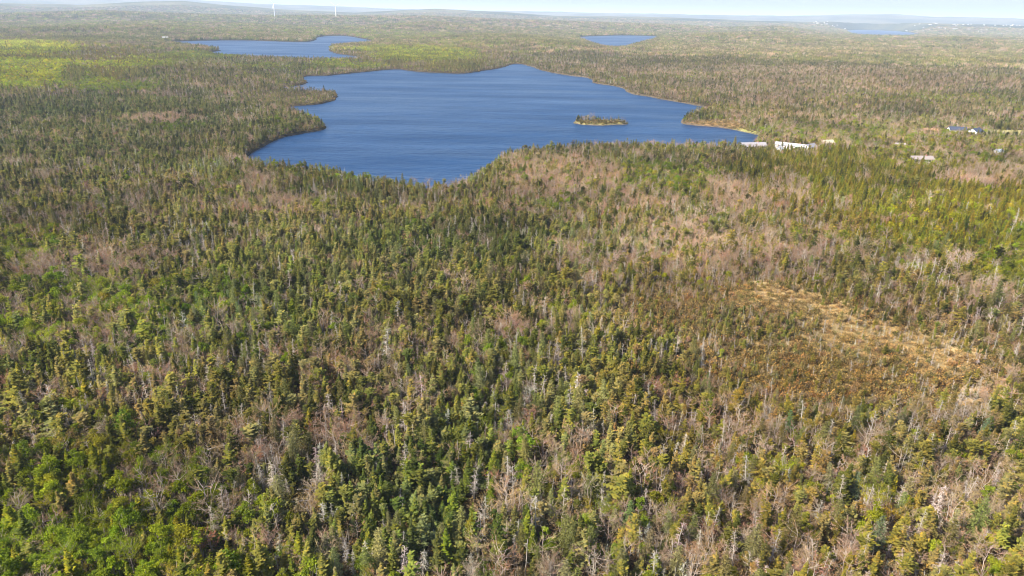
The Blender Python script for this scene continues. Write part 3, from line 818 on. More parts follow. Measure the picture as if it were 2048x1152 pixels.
def put(kind, P, v, scl, tint, tc, yaw=None, tilt=.05):
    n = len(P)
    if not n: return
    q = pools[kind]
    q['P'].append(P); q['v'].append(v); q['scl'].append(scl); q['tint'].append(tint); q['tc'].append(tc)
    q['rot'].append(np.c_[rng.normal(size=(n, 2)) * tilt, rng.uniform(0, 6.283, n) if yaw is None else yaw])

def low_ground(px, py):
    """0..1, how stunted the trees are (bog)"""
    a = np.zeros(len(px))
    for cx, cy, rx, ry in [(1690, 710, 330, 120), (1540, 580, 190, 50), (1650, 610, 170, 40), (1870, 710, 170, 60), (1350, 600, 150, 60), (1480, 640, 170, 50), (1430, 244, 80, 14), (1200, 247, 90, 12)]:
        a = np.maximum(a, smooth(1.2, .6, np.hypot((px - cx) / rx, (py - cy) / ry)))
    return a

def scatter_band(d0, d1, step, groves=False, gscale=1.0):
    P2 = band(d0, d1, step)
    px0, _ = project(np.c_[P2, np.full(len(P2), 4.0)])
    P2 = P2[(px0[:, 0] > -130) & (px0[:, 0] < 2178) & (px0[:, 1] < 1330)]
    sd = shore_dist(P2)
    ok = sd > (1.2 if not groves else 5)
    P2, sd = P2[ok], sd[ok]
    if KEEP_CLEAR:
        kc = np.array(KEEP_CLEAR); keep = np.ones(len(P2), bool)
        for x, y, r_ in kc: keep &= np.hypot(P2[:, 0] - x, P2[:, 1] - y) > r_
        P2, sd = P2[keep], sd[keep]
    z = terrain_z(P2, sd)
    V = np.c_[P2, z]
    px, _ = project(V + [0, 0, 4])
    W = kind_weights(px[:, 0], px[:, 1], P2[:, 0], P2[:, 1])
    on_isle = np.hypot((px[:, 0] - 1200) / 62, (px[:, 1] - 246) / 14) < 1
    W[on_isle] = np.array([.12, .0, .05, .01, .0, .02, .80])
    edge = (sd < 9) & ~groves
    W[edge] = W[edge] * [.6, .6, 1.2, 1, .5, .8, 1] + [0, 0, .03, .02, 0, 0, .05]; W /= W.sum(1, keepdims=True)
    c = (W.cumsum(1) > rng.random((len(W), 1))).argmax(1)
    low = low_ground(px[:, 0], px[:, 1])
    if groves:
        c = np.where(c == 3, 2, np.where(c == 4, 5, np.where(c == 6, 2, c)))
    for i, k in enumerate(KINDS):
        m = np.where(c == i)[0]
        if not len(m): continue
        n = len(m); T, tc = draw_tints(k, n); T = T * (region_tint(px[m, 0], px[m, 1]) if k in ('spruce', 'fir', 'leafy', 'shrub') else 1) * stand_tint(V[m, 0], V[m, 1])
        if k in ('spruce', 'fir'): T = T * np.minimum(1, .185 / T.max(1))[:, None]
        if groves:
            v = rng.choice(GROVES[k], n)
            s = rng.uniform(.85, 1.2, n); hs = rng.uniform(.8, 1.2, n)
            scl = np.c_[s * gscale, s * gscale, hs * (1 + .25 * (gscale - 1))]
            put(k, V[m], v, scl, T, tc, tilt=.0)
            continue
        v = rng.integers(0, NEARV[k], n) if k != 'dead' else rng.choice(6, n, p=[.10, .24, .24, .18, .08, .16])
        s = np.clip(np.exp(rng.normal(size=n) * .27) * .74, .32, 1.12)
        big = rng.random(n) < .05
        thin = smooth(1.25, .8, np.hypot((px[m, 0] - 600) / 120, (px[m, 1] - 194) / 17)) * .42 + on_isle[m] * .45
        s = np.where(big, s * 1.2, s) * (1 - thin) * (1 - .5 * low[m]) * np.clip(.55 + .06 * sd[m], .55, 1)
        if k == 'shrub':
            strawy = (soil_colour(px[m, 0], px[m, 1], np.hypot(V[m, 0], V[m, 1]))[:, 0] > .17)
            v = np.where(strawy & (rng.random(n) < .75), rng.integers(3, 5, n), rng.integers(0, 3, n))
            T = np.where((v >= 3)[:, None], np.array([.35, .265, .125]) * rng.uniform(.75, 1.2, (n, 1)), T)
            s = rng.uniform(.8, 1.6, n)
        if k == 'spruce':   # slim in the bog, fuller in the stands
            wd = rng.uniform(1.05, 1.6, n); s = s * .88
        else:
            wd = rng.uniform(.85, 1.2, n)
        put(k, V[m] - [0, 0, .05], v, np.c_[s * wd, s * wd, s], T, tc)

# hand-placed trees and logs: kind, photo px of the base, height in metres, variant, tint, label
SPECIAL = [
    ('bare', 1912, 560, 13.0, 3, (.40, .33, .29), 'tall pale grey bare hardwood towering beside the bright green firs at the right'),
    ('dead', 1050, 1150, 7.6, 0, (.34, .31, .27), 'crooked whitish dead pole standing alone at the bottom centre'),
    ('dead', 1014, 985, 8.5, 5, (.30, .27, .25), 'bushy silver grey dead spruce above the dark spruces at the bottom centre'),
    ('dead', 948, 1003, 6.2, 3, (.34, .31, .28), 'small forked whitish dead tree among dark spruces at the bottom centre'),
    ('dead', 1137, 838, 9.0, 1, (.33, .30, .27), 'tall pale grey dead spruce in the mixed wood right of centre'),
    ('larch', 1700, 1005, 7.5, 0, (.14, .175, .10), 'rounded pale grey green larch beside a bare leaning trunk at the lower right'),
    ('larch', 1575, 870, 6.5, 1, (.11, .17, .065), 'fresh green larch standing before the brown bog at the lower right'),
    ('larch', 1960, 885, 6.5, 1, (.13, .18, .10), 'soft blue green larch in the bare wood near the right edge'),
    ('larch', 1745, 1110, 8.5, 2, (.13, .155, .085), 'large grey green larch at the bottom right beside dark spruces'),
    ('leafy', 1778, 1050, 4.8, 3, (.34, .24, .03), 'bright yellow flowering hardwood at the lower right'),
    ('leafy', 140, 925, 7.4, 3, (.22, .17, .04), 'broad golden leafing maple above the lime thicket at the lower left'),
    ('bare', 330, 1000, 6.5, 1, (.25, .18, .12), 'fan shaped tan bare shrub tree in the lime thicket at the lower left'),
    ('bare', 305, 885, 6.5, 5, (.27, .16, .14), 'pinkish spreading bare maple before dark spruces at the lower left'),
    ('bare', 425, 1105, 5.6, 4, (.25, .12, .075), 'rust red budding bush tree beside the lime thicket at the lower left'),
    ('spruce', 878, 1152, 9.8, 0, (.075, .085, .025), 'full olive green spruce rising at the very bottom centre'),
    ('spruce', 825, 1120, 9.5, 2, (.07, .09, .025), 'pointed green spruce left of the bottom centre pair'),
    ('bare', 1960, 1150, 7.0, 0, (.32, .24, .2), 'white trunked leaning birch at the bottom right corner'),
    ('bare', 1215, 1085, 7.0, 5, (.28, .21, .18), 'grey flat topped bare hardwood at the bottom right of centre'),
    ('bare', 1583, 925, 6.8, 0, (.30, .2, .17), 'pale stemmed bare birch below the brown bog at the lower right'),
]
def spot(px, py, it=4):
    z = 3.0
    for _ in range(it):
        p = ground_at([px], [py], z); z = float(terrain_z(p)[0])
    return float(p[0][0]), float(p[0][1]), z

for s_ in SPECIAL:
    x, y, z = spot(s_[1], s_[2])
    KEEP_CLEAR.append((x, y, 1.6))
    dn = math.hypot(x, y)
    KEEP_CLEAR.append((x - x / dn * 3.0, y - y / dn * 3.0, 1.7))

# houses: px, py (ground centre), yaw of ridge, length, width, wall h, roof h, wall col, roof col, label
HOUSES = [
    (1504, 297, 12, 22, 11, 2.6, 2.4, 'pale', 'lilac', 'long low building with grey lilac roof at the tip of the lake cove'),
    (1584, 298, -32, 27, 8, 3.0, 1.6, 'white', 'whiteroof', 'long white building with white roof between orange trees and young firs'),
    (1557, 305, 60, 7, 6, 2.8, 1.8, 'white', 'grey', 'small white gabled shed before the long white building'),
    (1602, 300, -20, 9, 7, 2.8, 1.6, 'white', 'teal', 'small house with pale green roof at the end of the long white building'),
    (1618, 301, 35, 11, 7, 3.2, 2.2, 'white', 'slate', 'white gabled house with slate roof behind the young firs'),
    (1652, 293, 20, 11, 7, 3.4, 2.0, 'cream', 'creamroof', 'cream house half hidden by pale leafing trees'),
    (1912, 267, -8, 15, 9, 3.6, 2.8, 'palegreen', 'navy', 'bungalow with dark roof and pale end wall beside the white gabled house'),
    (1948, 272, 38, 15, 10, 4.2, 3.2, 'white', 'navy', 'white gabled house with navy roof facing the lake, beside the lawn'),
    (1858, 267, -10, 13, 8, 2.6, 2.2, 'cream', 'tanroof', 'low building with orange tan roof behind dark spruces'),
    (1840, 325, 4, 17, 8, 3.0, 2.0, 'cream', 'greybrown', 'low house with grey brown roof at the edge of the young firs'),
    (1994, 312, 30, 9, 8, 3.0, 2.4, 'pale', 'bluegrey', 'small house with pale blue grey roof near the right edge'),
    (1797, 296, -15, 9, 6, 2.6, 1.6, 'cream', 'greybrown', 'small grey brown cabin between leafing trees right of the firs'),
]
house_spots = []
HOUSES = [(a, b, c, L * .9, W * .85, wh * .95, rh * .85, p_, q_, l_) for a, b, c, L, W, wh, rh, p_, q_, l_ in HOUSES]
for hsp in HOUSES:
    x, y, z = spot(hsp[0], hsp[1]); house_spots.append((x, y, z))
    KEEP_CLEAR.append((x, y, hsp[3] * .55 + 1))
    dn = math.hypot(x, y)
    for q in range(1, 2):
        KEEP_CLEAR.append((x - x / dn * 6.5 * q, y - y / dn * 6.5 * q, hsp[3] * .38))
x, y, z = spot(2003, 264); KEEP_CLEAR.append((x, y, 14)); KEEP_CLEAR.append((x + 14, y, 12)); KEEP_CLEAR.append((x - 8, y - 14, 10)); KEEP_CLEAR.append((x + 8, y - 16, 12)); LAWN = (x, y)

LOGS = [(432, 900, 5.0, 25, 'forked white fallen log lying over the lime thicket at the lower left'),
        (1075, 938, 4.5, 10, 'bright fallen log between spruces right of the silver dead tree'),
        (1182, 914, 3.5, 30, 'thin pale fallen log beside olive spruces right of the bottom centre'),
        (1735, 945, 6.0, -38, 'pale leaning fallen trunk beside the rounded larch at the lower right'),
        (585, 1010, 7.0, 12, 'weathered fallen log at the edge of the lime thicket near the bottom left'),
        (610, 985, 5.0, -8, 'short grey fallen log above the weathered one near the bottom left')]
log_spots = []
for lg in LOGS:
    x, y, z = spot(lg[0], lg[1]); log_spots.append((x, y, z)); KEEP_CLEAR.append((x, y, 2.0)); KEEP_CLEAR.append((x, y - 3, 1.8))

scatter_band(72, 330, 1.88)
scatter_band(330, 800, 2.4)
scatter_band(800, 1800, 4.1)
scatter_band(1800, 2900, 8.6, True, 1.0)
scatter_band(2900, 4600, 14.0, True, 1.5)
scatter_band(4600, 8500, 30.0, True, 2.8)

# low shrubs between the trees (understorey)
def understorey(d0, d1, step):
    P2 = band(d0, d1, step)
    px0, _ = project(np.c_[P2, np.full(len(P2), 1.0)])
    P2 = P2[(px0[:, 0] > -100) & (px0[:, 0] < 2150) & (px0[:, 1] < 1250)]
    sd = shore_dist(P2); P2, sd = P2[sd > .8], sd[sd > .8]
    z = terrain_z(P2, sd); V = np.c_[P2, z - .05]; px, _ = project(V)
    n = len(V); T, tc = draw_tints('shrub', n)
    soil = soil_colour(px[:, 0], px[:, 1], np.hypot(V[:, 0], V[:, 1]))[:, 0]
    lime = smooth(1.2, .7, np.hypot((px[:, 0] - 180) / 420, (px[:, 1] - 1060) / 190))[:, None]
    T = T * (1 - lime) + np.array([.10, .13, .022]) * lime
    straw = soil > .17
    v = np.where(straw & (rng.random(n) < .7), rng.integers(3, 5, n), rng.integers(0, 3, n))
    T = np.where((v >= 3)[:, None], np.array([.35, .265, .125]) * rng.uniform(.75, 1.2, (n, 1)), T)
    s = rng.uniform(.7, 1.5, n)
    put('shrub', V, v, np.c_[s, s, s], T, tc)
def shore_shrubs():
    P2 = []
    for poly in lake_polys[:1] + [island_poly]:
        e = np.roll(poly, -1, 0) - poly; L = np.linalg.norm(e, axis=1)
        for a, b, l in zip(poly, e, L):
            n = int(l / 2.2) + 1
            P2.append(a + b * rng.random((n, 1)) + rng.normal(size=(n, 2)) * 2.2)
    P2 = np.concatenate(P2); sd = shore_dist(P2); ok = (sd > .6) & (sd < 6); P2, sd = P2[ok], sd[ok]
    n = len(P2); V = np.c_[P2, terrain_z(P2, sd) - .05]; T, tc = draw_tints('shrub', n); s = rng.uniform(.7, 2.0, n)
    put('shrub', V, rng.integers(0, 3, n), np.c_[s, s, s * rng.uniform(.6, 1.2, n)], T, tc)
shore_shrubs()
understorey(75, 330, 2.3)
understorey(330, 700, 3.8)

for k in KINDS:
    q = pools[k]
    for a in list(q): q[a] = np.concatenate(q[a])

# ------------------------------------------------------------------ things: helpers
def link(o, parent=None):
    COL.objects.link(o)
    if parent is not None: o.parent = parent
    return o

def thing(name, label, cat, loc=(0, 0, 0), rot=(0, 0, 0), scl=(1, 1, 1), group=None):
    o = bpy.data.objects.new(name, None); o.location = loc; o.rotation_euler = rot; o.scale = scl
    o.empty_display_size = .3
    o['label'] = label; o['category'] = cat
    if group: o['group'] = group
    return link(o)

def part(name, me, parent, **kw):
    o = bpy.data.objects.new(name, me); link(o, parent)
    for a, b in kw.items(): o[a] = b
    return o

def place_tree(kind, loc, rot, scl, v, tint, label, group):
    S = SP[kind]
    t = thing(S.name, label, 'tree', loc, rot, scl, group)
    part('trunk', S.trunk[v], t)
    c = part(S.part, S.crown[v], t); c['tint'] = [float(a) for a in tint]
    return t

# ------------------------------------------------------------------ individuals: the 300 of each kind that show largest
WORDS = {'spruce': (['dark green', 'olive green', 'grey green', 'brownish green'], {0: 'full', 1: 'full', 2: 'tall pointed', 3: 'club topped', 4: 'slender club topped', 5: 'ragged', 6: 'ragged broad', 7: 'squat'}),
         'fir': (['mid green', 'bright green', 'deep green'], {0: 'conical', 1: 'small conical', 2: 'tall conical', 3: 'little conical'}),
         'bare': (['pinkish', 'tan', 'greyish', 'rust red'], {0: 'single stemmed', 1: 'three stemmed', 2: 'budding many stemmed', 3: 'tall twin stemmed', 4: 'low bushy', 5: 'flat spreading'}),
         'dead': (['grey', 'dull brown grey', 'whitish'], {0: 'pole like', 1: 'fine branched', 2: 'short fine branched', 3: 'forked', 4: 'short pole like', 5: 'tall fine branched'}),
         'larch': (['soft green', 'pale grey green'], {0: 'feathery', 1: 'small feathery', 2: 'tall feathery'}),
         'leafy': (['lime green', 'yellowish', 'fresh green'], {0: 'rounded', 1: 'low rounded', 2: 'tall rounded', 3: 'airy', 4: 'narrow'})}
NOUN = {'spruce': 'spruce', 'fir': 'young fir', 'bare': 'bare hardwood', 'dead': 'dead tree', 'larch': 'larch', 'leafy': 'leafing hardwood'}
GROUP = {'spruce': 'nearest spruces', 'fir': 'nearest young firs', 'bare': 'nearest bare hardwoods', 'dead': 'nearest dead trees', 'larch': 'nearest larches', 'leafy': 'nearest leafing hardwoods'}

def where_words(px, py):
    col = ['at the left edge', 'inside the left edge', 'in the left third', 'well left of centre', 'just left of centre', 'just right of centre',
           'well right of centre', 'in the right third', 'inside the right edge', 'at the right edge']
    row = ['along the bottom', 'just above the bottom', 'well above the bottom', 'a quarter way up', 'a third way up', 'nearly halfway up', 'halfway up', 'just past halfway up', 'below the lake', 'near the lake']
    c = col[int(np.clip(px / 204.8, 0, 9))]
    r_ = row[int(np.clip((1152 - py) / 80, 0, 9))]
    return r_ + ' ' + c

for k in KINDS:
    if k == 'shrub': continue
    q = pools[k]
    near = q['v'] < NEARV[k]
    hgt = np.array(SP[k].hgt)[q['v']] * q['scl'][:, 2]
    pc, dep = project(q['P'] + np.c_[np.zeros((len(hgt), 2)), hgt * .6])
    vis = near & (pc[:, 0] > 4) & (pc[:, 0] < 2044) & (pc[:, 1] > 4) & (pc[:, 1] < 1140)
    size = np.where(vis, hgt / dep, -1)
    n = int(min(300 - sum(1 for s_ in SPECIAL if s_[0] == k), vis.sum()))
    pick = np.argsort(-size)[:n]
    for i in pick:
        w, form = WORDS[k]
        lab = f"{form[int(q['v'][i])]} {w[int(q['tc'][i])]} {NOUN[k]} {where_words(pc[i, 0], pc[i, 1])}"
        place_tree(k, q['P'][i], q['rot'][i], q['scl'][i], int(q['v'][i]), q['tint'][i], lab, GROUP[k])
    keep = np.ones(len(near), bool); keep[pick] = False
    for a in list(q): q[a] = q[a][keep]

for kind, px, py, hm, v, tint, lab in SPECIAL:
    x, y, z = spot(px, py)
    s = hm / SP[kind].hgt[v]
    rot = (0, R(14), R(40)) if 'leaning birch' in lab else (random.gauss(0, .03), random.gauss(0, .03), random.uniform(0, 6.28))
    place_tree(kind, (x, y, z - .05), rot, (s, s, s), v, tint, lab, GROUP[kind])

# ------------------------------------------------------------------ the rest of the woods: one object for each kind
def scatter_object(name, k, label):
    q = pools[k]; S = SP[k]; n = len(q['P'])
    me = bpy.data.meshes.new(name); me.vertices.add(n); me.vertices.foreach_set('co', q['P'].astype(np.float32).ravel())
    a = me.attributes.new('variant', 'INT', 'POINT'); a.data.foreach_set('value', q['v'].astype(np.int32))
    for nm in ('rot', 'scl'):
        a = me.attributes.new(nm, 'FLOAT_VECTOR', 'POINT'); a.data.foreach_set('vector', q[nm].astype(np.float32).ravel())
    a = me.attributes.new('tint', 'FLOAT_COLOR', 'POINT'); a.data.foreach_set('color', np.c_[q['tint'], np.ones(n)].astype(np.float32).ravel())
    o = bpy.data.objects.new(name, me); link(o); o['kind'] = 'stuff'; o['label'] = label
    g = bpy.data.node_groups.new(name + '_scatter', 'GeometryNodeTree')
    g.interface.new_socket('Geometry', in_out='INPUT', socket_type='NodeSocketGeometry')
    g.interface.new_socket('Geometry', in_out='OUTPUT', socket_type='NodeSocketGeometry')
    gi, go = g.nodes.new('NodeGroupInput'), g.nodes.new('NodeGroupOutput')
    ins = g.nodes.new('GeometryNodeInstanceOnPoints')
    join = g.nodes.new('GeometryNodeJoinGeometry')
    for f in reversed(S.whole):      # join keeps the last link first
        oi = g.nodes.new('GeometryNodeObjectInfo'); oi.inputs['Object'].default_value = f; oi.inputs['As Instance'].default_value = False
        gt = g.nodes.new('GeometryNodeGeometryToInstance')
        g.links.new(oi.outputs['Geometry'], gt.inputs[0]); g.links.new(gt.outputs[0], join.inputs[0])
    def attr(nm, t):
        nd = g.nodes.new('GeometryNodeInputNamedAttribute'); nd.data_type = t; nd.inputs['Name'].default_value = nm
        return nd.outputs['Attribute']
    g.links.new(gi.outputs[0], ins.inputs['Points']); g.links.new(join.outputs[0], ins.inputs['Instance'])
    ins.inputs['Pick Instance'].default_value = True
    g.links.new(attr('variant', 'INT'), ins.inputs['Instance Index'])
    g.links.new(attr('rot', 'FLOAT_VECTOR'), ins.inputs['Rotation']); g.links.new(attr('scl', 'FLOAT_VECTOR'), ins.inputs['Scale'])
    g.links.new(ins.outputs[0], go.inputs[0])
    md = o.modifiers.new('scatter', 'NODES'); md.node_group = g
    return n

tot = 0
for k, nm, lab in [('spruce', 'spruce_forest', 'dark spruce woods stretching back round the lakes to the hills'), ('fir', 'young_fir_forest', 'dense bright green young firs right of the lake'),
                   ('bare', 'bare_hardwood_forest', 'pinkish tan bare hardwoods mixed through the woods'), ('dead', 'dead_tree_forest', 'pale dead trees standing through the woods'),
                   ('larch', 'larch_forest', 'soft green larches scattered through the woods'), ('leafy', 'leafing_hardwood_forest', 'lime green leafing hardwoods in patches'),
                   ('shrub', 'heath_undergrowth', 'low brown heath shrubs and straw tussocks under and between the trees')]:
    c = scatter_object(nm, k, lab); tot += c
    print(nm, c)
print('scattered', tot)

# ------------------------------------------------------------------ houses
PAINT = {n: plain_mat(n, c, r_) for n, c, r_ in [
    ('pale', (.48, .48, .46), .6), ('white', (.50, .50, .49), .5), ('cream', (.48, .43, .34), .6), ('palegreen', (.58, .63, .58), .6),
    ('lilac', (.27, .25, .26), .6), ('whiteroof', (.36, .35, .35), .6), ('grey', (.35, .35, .36), .7), ('teal', (.38, .46, .44), .6), ('slate', (.22, .21, .23), .7),
    ('creamroof', (.42, .37, .26), .7), ('navy', (.045, .055, .085), .6), ('tanroof', (.36, .21, .11), .7), ('greybrown', (.25, .21, .195), .7), ('bluegrey', (.28, .32, .37), .5)]}
M_glass = plain_mat('window_glass', (.03, .035, .045), .1, 0)
M_door = plain_mat('door_paint', (.16, .05, .04), .4)
M_brick = plain_mat('chimney_brick', (.25, .12, .08), .8)
M_turb = plain_mat('turbine_white', (.80, .80, .80), .4, .02)

def boxv(x0, x1, y0, y1, z0, z1):
    V = [(x, y, z) for z in (z0, z1) for (x, y) in ((x0, y0), (x1, y0), (x1, y1), (x0, y1))]
    F = [(3, 2, 1, 0), (4, 5, 6, 7), (0, 1, 5, 4), (1, 2, 6, 5), (2, 3, 7, 6), (3, 0, 4, 7)]
    return V, F

def box_mesh(name, dims, mat):
    V, F = boxv(*dims); return make_mesh(name, V, F, [mat])

def gable_mesh(name, L, W, h, rh, mat):
    a, b = L / 2, W / 2
    V = [(-a, -b, -1.2), (a, -b, -1.2), (a, b, -1.2), (-a, b, -1.2), (-a, -b, h), (a, -b, h), (a, b, h), (-a, b, h), (-a, 0, h + rh), (a, 0, h + rh)]
    me = bpy.data.meshes.new(name)
    me.from_pydata(V, [], [(3, 2, 1, 0), (0, 1, 5, 4), (2, 3, 7, 6), (1, 2, 6, 9, 5), (3, 0, 4, 8, 7), (4, 5, 9, 8), (6, 7, 8, 9)]); me.materials.append(mat); me.update()
    return me

def roof_mesh(name, L, W, h, rh, mat, over=.45, t=.18):
    a, b = L / 2 + over, W / 2; k = rh / b
    e = b + over; ze = h - k * over
    V = []
    for x in (-a, a):
        V += [(x, -e, ze + .02), (x, 0, h + rh + .02), (x, e, ze + .02), (x, e, ze + t + .02), (x, 0, h + rh + t + .04), (x, -e, ze + t + .02)]
    F4 = [(0, 1, 7, 6), (1, 2, 8, 7), (2, 3, 9, 8), (3, 4, 10, 9), (4, 5, 11, 10), (5, 0, 6, 11), (0, 5, 4, 1), (1, 4, 3, 2), (6, 7, 10, 11), (7, 8, 9, 10)]
    me = bpy.data.meshes.new(name); me.from_pydata(V, [], F4); me.materials.append(mat); me.update()
    return me

for (px, py, yaw, L, W, wh, rh, wc, rc, lab), (x, y, z) in zip(HOUSES, house_spots):
    t = thing('house', lab, 'house', (x, y, z), (0, 0, R(yaw)), group='houses by the lake')
    part('wall', gable_mesh('house_wall', L, W, wh, rh, PAINT[wc]), t)
    rf = part('roof', roof_mesh('house_roof', L, W, wh, rh, PAINT[rc]), t)
    if L > 10:
        part('chimney', box_mesh('house_chimney', (L * .2, L * .2 + .8, -.4, .4, wh + rh * .5, wh + rh + 1.0), M_brick), rf)
    for k in range(max(2, int(L / 4.5))):
        u = -L / 2 + (k + .75) * L / (max(2, int(L / 4.5)) + .5)
        for sgn in (-1, 1):
            yy = sgn * W / 2
            if k == 1 and sgn < 0:
                part('door', box_mesh('house_door', (u - .5, u + .5, min(yy, yy + sgn * .06), max(yy, yy + sgn * .06), 0.05, 2.1), M_door), t)
            else:
                part('window', box_mesh('house_window', (u - .65, u + .65, min(yy, yy + sgn * .05), max(yy, yy + sgn * .05), 1.0, 2.1), M_glass), t)
    for sgn in (-1, 1):
        xx = sgn * L / 2
        part('window', box_mesh('house_window', (min(xx, xx + sgn * .05), max(xx, xx + sgn * .05), -.7, .7, 1.0, 2.2), M_glass), t)

# lawn beside the white gabled house
def lawn_patch():
    m, n, out = new_mat('mown_grass')
    ns = N(n, 'ShaderNodeTexNoise'); ns.inputs['Scale'].default_value = .4; g = N(n, 'ShaderNodeNewGeometry'); n.links.new(g.outputs['Position'], ns.inputs['Vector'])
    c = mix_col(n, ns.outputs[0], (.22, .21, .075), (.33, .28, .13)); d = N(n, 'ShaderNodeBsdfDiffuse'); n.links.new(c, d.inputs[0]); n.links.new(d.outputs[0], out.inputs[0])
    V, F = [], []
    X, Y = np.meshgrid(np.linspace(-20, 26, 16), np.linspace(-20, 12, 12))
    P = np.stack([X.ravel() + LAWN[0], Y.ravel() + LAWN[1]], 1)
    z = terrain_z(P) + .12 + .05
    i = np.arange(11 * 16).reshape(11, 16)[:, :-1].ravel()
    o = bpy.data.objects.new('lawn_ground', make_mesh('lawn_ground', np.c_[P, z], np.stack([i, i + 1, i + 17, i + 16], 1), [m])); link(o); o['kind'] = 'structure'
lawn_patch()

# ------------------------------------------------------------------ fallen logs
for (px, py, L, ang, lab), (x, y, z) in zip(LOGS, log_spots):
    T = Tris(); r_ = np.random.default_rng(int(px))
    pts = [[(t - .5) * L, .25 * math.sin(t * 4), .28 + .5 * t] for t in np.linspace(0, 1, 7)]
    T.tube(pts, [.17 - .12 * t for t in np.linspace(0, 1, 7)], 6)
    t = thing('fallen_log', lab, 'log', (x, y, z), (0, 0, R(ang)), group='fallen logs')
    v, f, w = T.arrays(); part('trunk', make_mesh('log_trunk', v, f, [M_snag], w), t)
    for b in range(4):
        B_ = Tris(); u = r_.uniform(.3, .95); p = np.array([(u - .5) * L, .25 * math.sin(u * 4), .28 + .5 * u]); e = p + [r_.uniform(.2, .9), r_.uniform(-.9, .9), r_.uniform(-.1, .9)]
        B_.tube([p, p * .5 + e * .5 + [0, 0, .08], e], [.06, .04, .015], 4)
        v, f, w = B_.arrays(); part('branch', make_mesh('log_branch', v, f, [M_snag], w), t)

# ------------------------------------------------------------------ two grey conifers on the point, trees on the island
def lone(kind, px, py, hm, v, tint, lab, wide=1.0):
    x, y, z = spot(px, py); s = hm / SP[kind].hgt[v]
    place_tree(kind, (x, y, z - .05), (0, 0, random.uniform(0, 6)), (s * wide, s * wide, s), v, tint, lab, None)
lone('spruce', 1397, 233, 11, 6, (.19, .19, .14), 'silvery sparse conifer standing on the lake point, the one nearer the tip', 1.2)
lone('spruce', 1425, 236, 11, 5, (.19, .19, .13), 'silvery sparse conifer on the lake point, the one nearer the woods', 1.3)
lone('spruce', 1233, 246, 5, 1, (.04, .055, .022), 'dark spruce, the tallest near the right end of the small island')
lone('spruce', 1197, 245, 3.8, 7, (.045, .055, .022), 'squat dark spruce in the middle of the small island')
lone('leafy', 1160, 248, 3.2, 0, (.14, .13, .035), 'olive bush at the left end of the small island', 1.2)

# ------------------------------------------------------------------ wind turbines
def turbine(px, D, base_py, hub_py, ang, lab):
    d = fwd * FPX + rgt * (px - 1024) - upv * (base_py - 576); d = d / math.hypot(d[0], d[1])
    x, y = d[0] * D, d[1] * D
    z = float(terrain_z(np.array([[x, y]]))[0])
    d2 = fwd * FPX + rgt * (px - 1024) - upv * (hub_py - 576); zh = H + d2[2] / math.hypot(d2[0], d2[1]) * D
    hub = max(zh - z, 55)
    t = thing('wind_turbine', lab, 'wind turbine', (x, y, z), (0, 0, math.atan2(-x, y)), group='wind turbines')
    T = Tris(); T.tube([[0, 0, -3], [0, 0, hub * .5], [0, 0, hub]], [2.6, 2.1, 1.5], 12); v, f, w = T.arrays(); part('tower', make_mesh('turbine_tower', v, f, [M_turb], w), t)
    V, F = boxv(-2, 2, -4.5, 6, hub - .2, hub + 3.6); part('nacelle', make_mesh('turbine_nacelle', V, F, [M_turb]), t)
    T = Tris(); T.tube([[0, -4.6, hub + 1.7], [0, -6.4, hub + 1.7], [0, -7.4, hub + 1.7]], [1.8, 1.5, .3], 10); v, f, w = T.arrays(); rt = part('rotor_hub', make_mesh('turbine_hub', v, f, [M_turb], w), t)
    for k in range(3):
        a = R(ang + 120 * k); c, s = math.sin(a), math.cos(a); L = hub * .52
        prof = [(0, .9, .8), (.12, 1.9, .5), (.5, 1.2, .3), (1, .3, .1)]
        V, F = [], []
        for (u, w_, th) in prof:
            for (pw, pt) in ((-.4, -1), (.6, -1), (.6, 1), (-.4, 1)):
                V.append((c * (1.2 + u * L) + s * pw * w_ * 1.6, -5.6 + pt * th * .5, hub + 1.7 + s * (1.2 + u * L) - c * pw * w_ * 1.6))
        for i in range(3):
            for j in range(4):
                F.append((i * 4 + j, i * 4 + (j + 1) % 4, i * 4 + 4 + (j + 1) % 4, i * 4 + 4 + j))
        F += [(12, 13, 14, 15)]
        part('blade', make_mesh('turbine_blade', V, F, [M_turb]), rt)
turbine(549, 5300, 28, 8, 200, 'white wind turbine at the skyline, the one farther left')
turbine(672, 5300, 33, 12, 185, 'white wind turbine at the skyline, the one farther right')

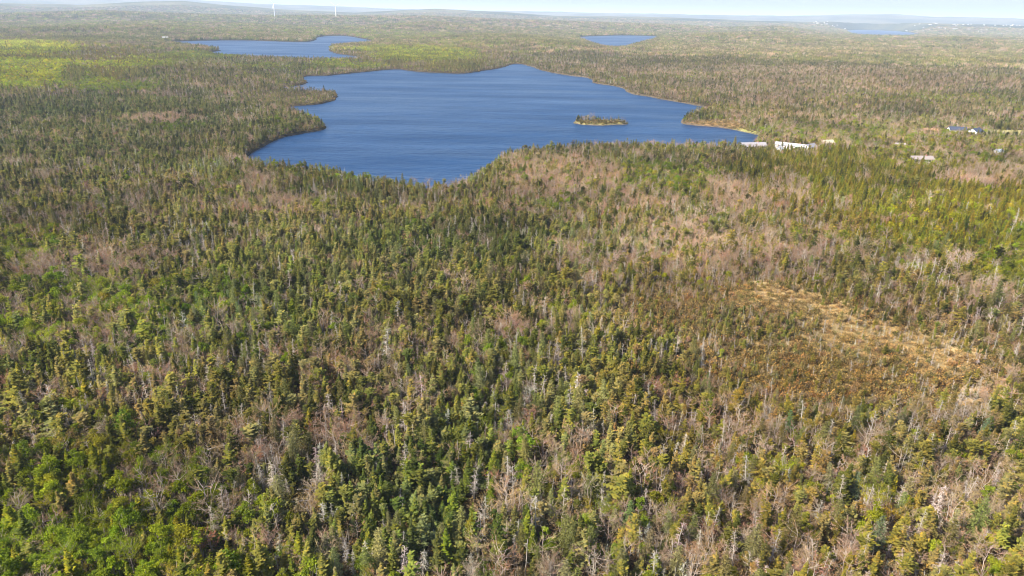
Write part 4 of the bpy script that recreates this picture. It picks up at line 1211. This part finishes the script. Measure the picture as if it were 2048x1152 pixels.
# ------------------------------------------------------------------ far town across the bay
r_ = np.random.default_rng(5)
wl = [gable_mesh('town_wall', 16, 11, 6, 3.5, PAINT['white']), gable_mesh('town_wall', 40, 22, 8, 2, PAINT['white']), gable_mesh('town_wall', 18, 12, 6, 4, PAINT['cream'])]
rl = [roof_mesh('town_roof', 16, 11, 6, 3.5, PAINT['grey']), roof_mesh('town_roof', 40, 22, 8, 2, PAINT['whiteroof']), roof_mesh('town_roof', 18, 12, 6, 4, PAINT['slate'])]
n = 0
while n < 90:
    px = r_.uniform(1625, 2048); D = r_.uniform(6900, 9300)
    if px < 1700: D = r_.uniform(8000, 9300)
    d = fwd * FPX + rgt * (px - 1024) - upv * (60 - 576); d = d / math.hypot(d[0], d[1]); p = np.array([[d[0] * D, d[1] * D]])
    if shore_dist(p)[0] < 20: continue
    z = float(terrain_z(p)[0]); k = int(r_.choice(3, p=[.5, .2, .3]))
    t = thing('town_house', 'tiny pale building in the far town across the bay', 'house', (p[0, 0], p[0, 1], z + 4), (0, 0, r_.uniform(0, 3.14)), (.75, .75, .75), group='far town buildings')
    part('wall', wl[k], t); part('roof', rl[k], t)
    n += 1
x, y, z = spot(332, 84)
t = thing('house', 'tiny white cottage at the end of the far left lake', 'house', (x, y, z + 1), (0, 0, .3)); part('wall', wl[0], t); part('roof', roof_mesh('town_roof', 16, 11, 6, 3.5, PAINT['whiteroof']), t)

# ------------------------------------------------------------------ haze
def haze():
    m, n, out = new_mat('haze_air')
    v = N(n, 'ShaderNodeVolumePrincipled')
    v.inputs['Color'].default_value = (.66, .80, 1.0, 1); v.inputs['Density'].default_value = 6.5e-5
    v.inputs['Density Attribute'].default_value = ''; v.inputs['Anisotropy'].default_value = 0.0
    n.links.new(v.outputs[0], out.inputs['Volume'])
    V, F = boxv(-70000, 70000, -400, 66000, -12, 420)
    o = bpy.data.objects.new('haze', make_mesh('haze', V, F, [m])); link(o); o['kind'] = 'stuff'; o['label'] = 'pale blue haze over the far woods and hills'
haze()
